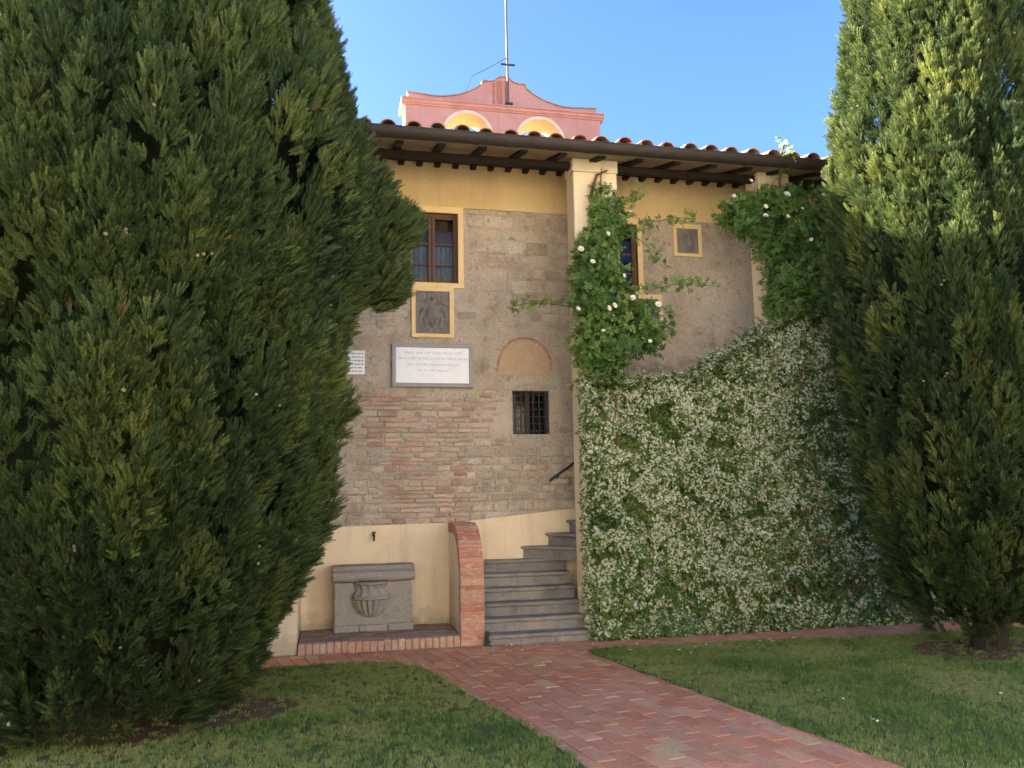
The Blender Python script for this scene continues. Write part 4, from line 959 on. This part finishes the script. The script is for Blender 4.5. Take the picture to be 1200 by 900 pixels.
cypress('cypress_tree', 'broad dense cypress with dark foliage down to the grass beside the basin', TL, LT, 9.7, 1950, 92, 4,
        [at(2.16, 4.28, (.42, .40, .28, 330)), at(2.42, 4.32, (.24, .26, .19, 170)), at(2.20, 3.72, (.32, .38, .25, 280)), at(1.85, 4.62, (.34, .4, .35, 200)), at(1.72, 5.5, (.13, .2, .26, 70)), at(1.66, 5.12, (.3, .3, .24, 110)), at(2.02, 4.62, (.34, .40, .30, 280)), at(1.80, 5.0, (.30, .36, .25, 170)), at(2.12, 3.98, (.34, .38, .22, 200)), at(1.78, 2.5, (.2, .3, .3, 80))], .66, plume=(.09, .26))
RT = [(.26, .40), (.34, .62), (.56, .82), (.98, .98), (1.45, 1.07), (2.4, 1.17), (3.38, 1.24), (4.65, 1.23), (5.41, 1.12), (6.46, 1.0), (7.51, .84), (9, .55), (10, .08)]
cypress('cypress_tree', 'tall narrower cypress with its upper half in sunlight on a short bare trunk', TR, RT, 9.9, 1800, 98, 23, [], .60, plume=(.07, .17), ln_=(2.2, 3.8))

# ---- jasmine on the parapet
def leaf(v, f, mi, p, d, n, L, W, bend, m):
    s = d.cross(n).normalized(); b = len(v); mid = p+d*L*.5-n*bend*L*.15; tip = p+d*L-n*bend*L*.45
    v += [tuple(p), tuple(mid+s*W+n*W*.25), tuple(mid-s*W+n*W*.25), tuple(tip), tuple(mid)]
    f += [(b, b+1, b+4), (b, b+4, b+2), (b+1, b+3, b+4), (b+4, b+3, b+2)]; mi += [m]*4
def star(v, f, mi, p, n, rad, m, r):
    a = n.orthogonal().normalized(); c = n.cross(a); t0 = r.uniform(0, 6.28)
    for k in range(5):
        t = t0+k*1.2566; d = a*math.cos(t)+c*math.sin(t); s = a*math.cos(t+.55)+c*math.sin(t+.55); b = len(v)
        v += [tuple(p), tuple(p+s*rad*.62+n*.002), tuple(p+d*rad+n*.003), tuple(p+(a*math.cos(t-.18)+c*math.sin(t-.18))*rad*.55-n*.001)]; f.append((b, b+1, b+2, b+3)); mi.append(m)
def jas_sprig(seed, flowers):
    r = random.Random(seed); v = []; f = []; mi = []
    for k in range(9):
        az = r.uniform(0, 6.28); ti = r.uniform(.5, 1.45); d = Vector((math.sin(ti)*math.cos(az), math.sin(ti)*math.sin(az), math.cos(ti))); n = (Vector((0, 0, 1))-d*d.z+Vector((r.uniform(-.4, .4), r.uniform(-.4, .4), 0))).normalized()
        leaf(v, f, mi, Vector((r.uniform(-.03, .03), r.uniform(-.03, .03), r.uniform(-.05, .02))), d, n, r.uniform(.038, .06), r.uniform(.009, .014), r.uniform(0, .8), 0)
    for k in range(flowers):
        p = Vector((r.uniform(-.045, .045), r.uniform(-.045, .045), r.uniform(.015, .04))); n = Vector((r.uniform(-.7, .7), r.uniform(-.7, .7), 1)).normalized(); star(v, f, mi, p, n, r.uniform(.0145, .020), 1, r)
    return v, f, mi
JP = [jas_sprig(s, 0) for s in range(3)]+[jas_sprig(10+s, 4) for s in range(3)]+[jas_sprig(20+s, 8) for s in range(3)]
jas = tag(empty('jasmine_climber', (5, 9.3, 0)), 'dense jasmine covered in white blossom over the stair parapet wall', 'climber')
rg = np.random.default_rng(77); P = []; D = []; V = []; T = []; S = []
def jy(x, z):
    q = Vector((x*1.6, 0, z*1.9)); return 9.30-.15*mnoise.noise(q)-.12*mnoise.noise(Vector((x*3.4, 5, z*5.5)))-.05*mnoise.noise(q*7)-.05*max(0, 1-z/.8)
N = 0
while N < 16500:
    x = rg.uniform(2.96, 7.7); zt_ = top(x)+.16+.06*mnoise.noise(Vector((x*3.1, 2, 0))); z = .05+(zt_-.05)*rg.random()
    lay = rg.random(); y = jy(x, z); hole = mnoise.noise(Vector((x*2.4+9, 4, z*3.2)))+.5*mnoise.noise(Vector((x*6+9, 4, z*8)))
    deep = hole > .30
    if deep: lay = .1
    edge = max(0, z-(zt_-.2))/.2
    y = y+rg.uniform(0, .05) if lay > .3 else (y+rg.uniform(.05, .16) if not deep else min(y+rg.uniform(.14, .24), 9.46)); y += edge*.10*rg.random()
    d = np.array([rg.normal(0, .4), -1+edge*.3, rg.normal(.35, .4)+edge*.9])
    if x < 3.02: d += np.array([-.7, 0, 0])
    fl = .60+.40*mnoise.noise(Vector((x*1.2, 7, z*1.2)))+.50*mnoise.noise(Vector((x*4, 7, z*4.6)))+(.05 if z > 1.4 else -.12)-.12*max(0, x-5.2)*(1 if z < 2.6 else 0)
    if lay < .3: v_ = rg.integers(0, 3)
    else: p = rg.random()*1.25-.12; v_ = rg.integers(6, 9) if p < fl*.62 else rg.integers(3, 6) if p < fl*1.12 else rg.integers(0, 3)
    P.append((x, y, z)); D.append(d); V.append(v_); T.append(.5+.3*mnoise.noise(Vector((x, 3, z)))+rg.normal(0, .15)); S.append(rg.uniform(.8, 1.2)); N += 1
for _ in range(2600):     # along the top and the left end
    x = rg.uniform(2.95, 7.7); y = rg.uniform(9.25, 9.88); z = top(x)+.08+.07*mnoise.noise(Vector((x*3, y*5, 1)))+rg.normal(0, .03)
    P.append((x, y, z)); D.append((rg.normal(0, .4), -.35, 1)); V.append(rg.integers(3, 9)); T.append(rg.normal(.55, .15)); S.append(rg.uniform(.8, 1.2))
for _ in range(700):      # skirt at the ground
    x = rg.uniform(2.98, 7.7); P.append((x, 9.20+.08*mnoise.noise(Vector((x*4, 1, 1)))+rg.uniform(-.03, .12), rg.uniform(.03, .16))); D.append((rg.normal(0, .4), -1, rg.normal(.2, .4))); V.append(rg.integers(0, 6)); T.append(rg.normal(.4, .15)); S.append(rg.uniform(.7, 1.1))
for _ in range(46):       # loose shoots
    x = rg.uniform(3.0, 6.9); y = rg.uniform(9.2, 9.6); a = rg.normal(0, .7); L = rg.uniform(.12, .34); on_top = rg.random() < .7; z = top(x)+.1 if on_top else rg.uniform(.5, 2.8); y = y if on_top else jy(x, z)-.02
    for k in range(int(L/.035)):
        t = k*.035; P.append((x+math.sin(a)*t, y-(.35*t if not on_top else .2*t), z+(math.cos(a)*t if on_top else -.1*t)-.9*t*t)); D.append((rg.normal(0, .7), -.4, .6)); V.append(rg.integers(0, 4)); T.append(rg.normal(.75, .12)); S.append(rg.uniform(.45, .7))
for _ in range(520):
    z = rg.uniform(.1, 3.1); P.append((2.965+rg.uniform(-.03, .03), rg.uniform(9.26, 9.47), z)); D.append((-1, -.4, .3)); V.append(rg.integers(0, 9)); T.append(.5); S.append(rg.uniform(.7, 1.1))
scatter('foliage_and_blossom', JP, np.array(P), eulers(D, rg.uniform(0, 6.28, len(P))), np.array(S), np.array(V), np.array(T), [M['jas'], M['jasf']], jas)
b = MB()
for x in (3.2, 3.9, 4.7, 5.6, 6.5):
    b.tube([(x, 9.43, 0), (x+.06, 9.47, .8), (x-.08, 9.475, 1.7), (x+.05, 9.48, top(x)-.15)], [.03, .024, .018, .01], 6)
b.build('stems', M['stem'], jas)

# ---- climbing roses on the pillars
def rose_sprig(seed):
    r = random.Random(seed); v = []; f = []; mi = []
    for q in range(4):
        az = r.uniform(0, 6.28); ti = r.uniform(.4, 1.3); ax = Vector((math.sin(ti)*math.cos(az), math.sin(ti)*math.sin(az), math.cos(ti))); n0 = (Vector((0, 0, 1))-ax*ax.z).normalized(); sd = ax.cross(n0)
        for k, (t, sg) in enumerate(((.04, 1), (.04, -1), (.065, 1), (.065, -1), (.085, 0))):
            p = ax*t; d = (ax*.6+sd*sg*.8).normalized() if sg else ax; leaf(v, f, mi, p, d, n0, r.uniform(.034, .05), r.uniform(.011, .016), r.uniform(.1, .9), 0)
        b = len(v); v += [(0, 0, 0), tuple(ax*.085+sd*.0012), tuple(ax*.085-sd*.0012)]; f.append((b, b+1, b+2)); mi.append(0)
    return v, f, mi
RP = [rose_sprig(s) for s in range(6)]
def bloom_mesh():
    v = []; f = []; r = random.Random(4)
    for ring, (n, tilt, L, W) in enumerate(((6, 1.25, .042, .024), (5, .85, .036, .021), (4, .4, .028, .016))):
        for k in range(n):
            t = 2*math.pi*(k+.5*ring)/n; d = Vector((math.sin(tilt)*math.cos(t), math.sin(tilt)*math.sin(t), math.cos(tilt))); s = Vector((-math.sin(t), math.cos(t), 0)); b = len(v); up3 = s.cross(d)
            v += [(0, 0, 0), tuple(d*L*.6+s*W-up3*-.004), tuple(d*L+s*W*.6+Vector((0, 0, .006))), tuple(d*L-s*W*.6+Vector((0, 0, .006))), tuple(d*L*.6-s*W)]; f += [(b, b+1, b+2, b+3, b+4)]
    me = bpy.data.meshes.new('bloom'); me.from_pydata(v, [], f); me.update(); me.materials.append(M['rosef']); return me
BM = bloom_mesh()
def rose(label, blobs, n, stems, blooms, seed, twigs):
    rg = np.random.default_rng(seed); t = tag(empty('climbing_rose', (blobs[0][0], 9.4, 0)), label, 'climber', 'climbing roses on the pillars')
    wts = np.array([b[3]*b[4]*b[5] for b in blobs])**.75; wts /= wts.sum(); P = []; D = []; T = []
    for bi in rg.choice(len(blobs), n, p=wts):
        x, y, z, rx, ry, rz_ = blobs[bi]; u = rg.normal(size=3); u /= np.linalg.norm(u); p = np.array([x, y, z])+u*np.array([rx, ry, rz_])*rg.uniform(.35, 1.05)**.6
        if mnoise.noise(Vector(p*np.array([3.2, 2.5, 3.2])+seed)) > .30 and rg.random() < .85: continue
        if 9.46 < p[1] < 9.86 and any(a-.02 < p[0] < c+.02 for a, c in ((2.955, 3.545), (5.56, 6.0))): p[1] = 9.44-rg.random()*.1
        P.append(p); D.append(u*.8+np.array([0, -.35, .35])+rg.normal(0, .25, 3)); T.append(.5+.35*mnoise.noise(Vector(p*1.7))+.15*(p[2]-z)/rz_+rg.normal(0, .15))
    for tw in twigs:
        pts_ = [np.array(q) for q in tw]
        for k in range(len(pts_)-1):
            L = np.linalg.norm(pts_[k+1]-pts_[k])
            for s in np.arange(0, 1, .07/L): P.append(pts_[k]+(pts_[k+1]-pts_[k])*s+rg.normal(0, .015, 3)); D.append(rg.normal(0, .6, 3)+np.array([0, -.3, .5])); T.append(rg.normal(.75, .15))
    scatter('foliage', RP, np.array(P), eulers(D, rg.uniform(0, 6.28, len(P))), rg.uniform(.7, 1.2, len(P)), rg.integers(0, 6, len(P)), np.array(T), [M['roseleaf']], t)
    for i, st in enumerate(stems): MB().tube(st, [max(.006, .024-.004*k) for k in range(len(st))], 6).build('stem', M['stem'], t)
    for i, tw in enumerate(twigs): MB().tube(tw, .004, 5).build('twig', M['stem'], t)
    of = offset_of(t)
    for (x, y, z, s) in blooms:
        o = bpy.data.objects.new('bloom', BM); COL.objects.link(o); o.parent = t; o.location = Vector((x, y, z))-of; o.scale = (s, s, s); o.rotation_euler = (R_(rg.uniform(35, 95)), R_(rg.uniform(-30, 30)), R_(rg.uniform(-40, 40)))
    return t
rose('green climbing rose with few white blooms on the pillar beside the stair', [
    (3.34, 9.36, 5.38, .19, .14, .24), (3.36, 9.34, 5.08, .22, .18, .24), (3.2, 9.32, 4.75, .26, .2, .28), (3.16, 9.28, 4.42, .36, .24, .3), (3.22, 9.24, 4.05, .46, .28, .3), (3.38, 9.22, 3.75, .58, .3, .28), (3.34, 9.22, 3.5, .58, .3, .26), (3.22, 9.26, 3.25, .34, .24, .2), (3.82, 9.2, 3.78, .26, .2, .22)],
    1180, [[(3.1, 9.42, 0), (3.15, 9.44, 1.5), (3.25, 9.42, 3.2), (3.2, 9.44, 4.6), (3.3, 9.46, 5.6), (3.33, 9.47, 5.85)], [(3.4, 9.42, 0), (3.4, 9.42, 3.0), (3.45, 9.4, 4.4), (3.5, 9.44, 5.4)], [(3.2, 9.44, 5.0), (3.18, 9.46, 5.5), (3.26, 9.46, 5.75), (3.4, 9.46, 5.82)]],
    [(2.88, 9.03, 4.61, .95), (3.02, 9.03, 4.46, .8), (2.81, 9.0, 3.87, .7), (3.17, 8.93, 3.87, .8), (3.24, 8.93, 3.91, .8), (3.48, 8.93, 4.01, .85), (3.82, 8.98, 3.95, .95), (3.68, 8.95, 3.49, .6), (3.25, 9.1, 4.85, .7), (3.55, 9.1, 5.15, .6), (3.1, 8.95, 3.6, .6), (3.4, 9.0, 4.3, .6)], 5,
    [[(2.95, 9.3, 3.95), (2.6, 9.4, 4.02), (2.3, 9.5, 4.04), (2.08, 9.6, 4.0)], [(3.6, 9.3, 4.95), (3.95, 9.35, 5.12), (4.3, 9.4, 5.22), (4.6, 9.45, 5.24)], [(3.55, 9.3, 5.1), (3.68, 9.25, 5.35), (3.74, 9.22, 5.52)], [(3.8, 9.3, 4.2), (4.2, 9.35, 4.32), (4.8, 9.42, 4.34)], [(3.7, 9.3, 4.9), (3.95, 9.34, 4.72), (4.12, 9.36, 4.55)]])
rose('bushy climbing rose reaching the gutter on the pillar beyond the jasmine crest', [
    (5.72, 9.28, 5.48, .36, .24, .2), (5.5, 9.26, 5.3, .5, .3, .28), (6.1, 9.26, 5.35, .46, .3, .36), (5.2, 9.3, 5.22, .36, .24, .22), (5.75, 9.22, 4.98, .6, .32, .3), (6.05, 9.22, 4.75, .5, .32, .34), (5.9, 9.24, 4.45, .5, .3, .3), (6.3, 9.24, 4.9, .3, .26, .5), (5.85, 9.26, 4.12, .42, .26, .26), (6.25, 9.26, 4.3, .35, .26, .3)],
    1700, [[(5.7, 9.42, 0), (5.7, 9.42, 2.5), (5.75, 9.4, 4.5), (5.7, 9.44, 5.7)], [(5.9, 9.42, 0), (5.95, 9.42, 3.0), (6.05, 9.38, 5.2)], [(5.72, 9.3, 5.5), (5.66, 9.1, 5.9), (5.62, 8.95, 6.12)]],
    [(6.17, 8.97, 5.70, 1.5), (5.64, 8.97, 5.45, 1.1), (5.34, 8.99, 5.28, .8), (5.32, 8.97, 5.15, .9), (5.22, 9.1, 5.66, .7), (6.17, 8.97, 5.48, .7), (5.62, 8.95, 5.16, .6), (4.97, 9.1, 5.44, .6), (5.9, 8.9, 4.85, .6), (6.2, 8.92, 5.0, .7), (5.8, 8.9, 5.25, .6)], 15,
    [[(5.66, 9.12, 5.75), (5.62, 8.92, 6.02), (5.6, 8.88, 6.16)], [(5.68, 9.12, 5.75), (5.66, 8.92, 6.0), (5.67, 8.9, 6.12)], [(5.3, 9.3, 5.3), (5.0, 9.32, 5.42), (4.88, 9.33, 5.46)]])

# ---- fallen petals on path and lawn
b = MB(); pr_ = random.Random(31)
def petal(x, y, z, s):
    a = pr_.uniform(0, 6.28); tl = pr_.uniform(-.5, .5); n = 6; v = []
    for k in range(n):
        t = 2*math.pi*k/n; px, py = s*math.cos(t), s*.65*math.sin(t); v.append((x+px*math.cos(a)-py*math.sin(a), y+px*math.sin(a)+py*math.cos(a), z+.004+abs(tl)*s*.5+px*tl*.5))
    v.append((x, y, z+.003)); b.add(v, [(k, (k+1) % n, n) for k in range(n)])
for _ in range(75):
    petal(pr_.uniform(1.6, 3.1), pr_.gauss(9.15, .14), .02, pr_.uniform(.006, .014))
for _ in range(34): petal(pr_.uniform(.2, 2.8), pr_.uniform(7.9, 9.25), .022, pr_.uniform(.008, .02))
for _ in range(26): petal(pr_.uniform(2.9, 5.2), pr_.uniform(8.0, 8.75), .05, pr_.uniform(.008, .024))
for _ in range(10): petal(pr_.uniform(3.4, 6.5), pr_.uniform(5, 7.8), .05, pr_.uniform(.01, .02))
for _ in range(8): petal(pr_.uniform(-.6, 1.0), pr_.uniform(8.0, 9.2), .03, pr_.uniform(.008, .016))
for _ in range(8): petal(pr_.uniform(1.8, 2.9), 9.42+.2*pr_.randint(0, 1), .128+.15*0, .008)
o = b.build('fallen_petals', M['petal'], None, 'stuff'); o['label'] = 'scattered white petals fallen on brick path and grass'; o['category'] = 'petals'
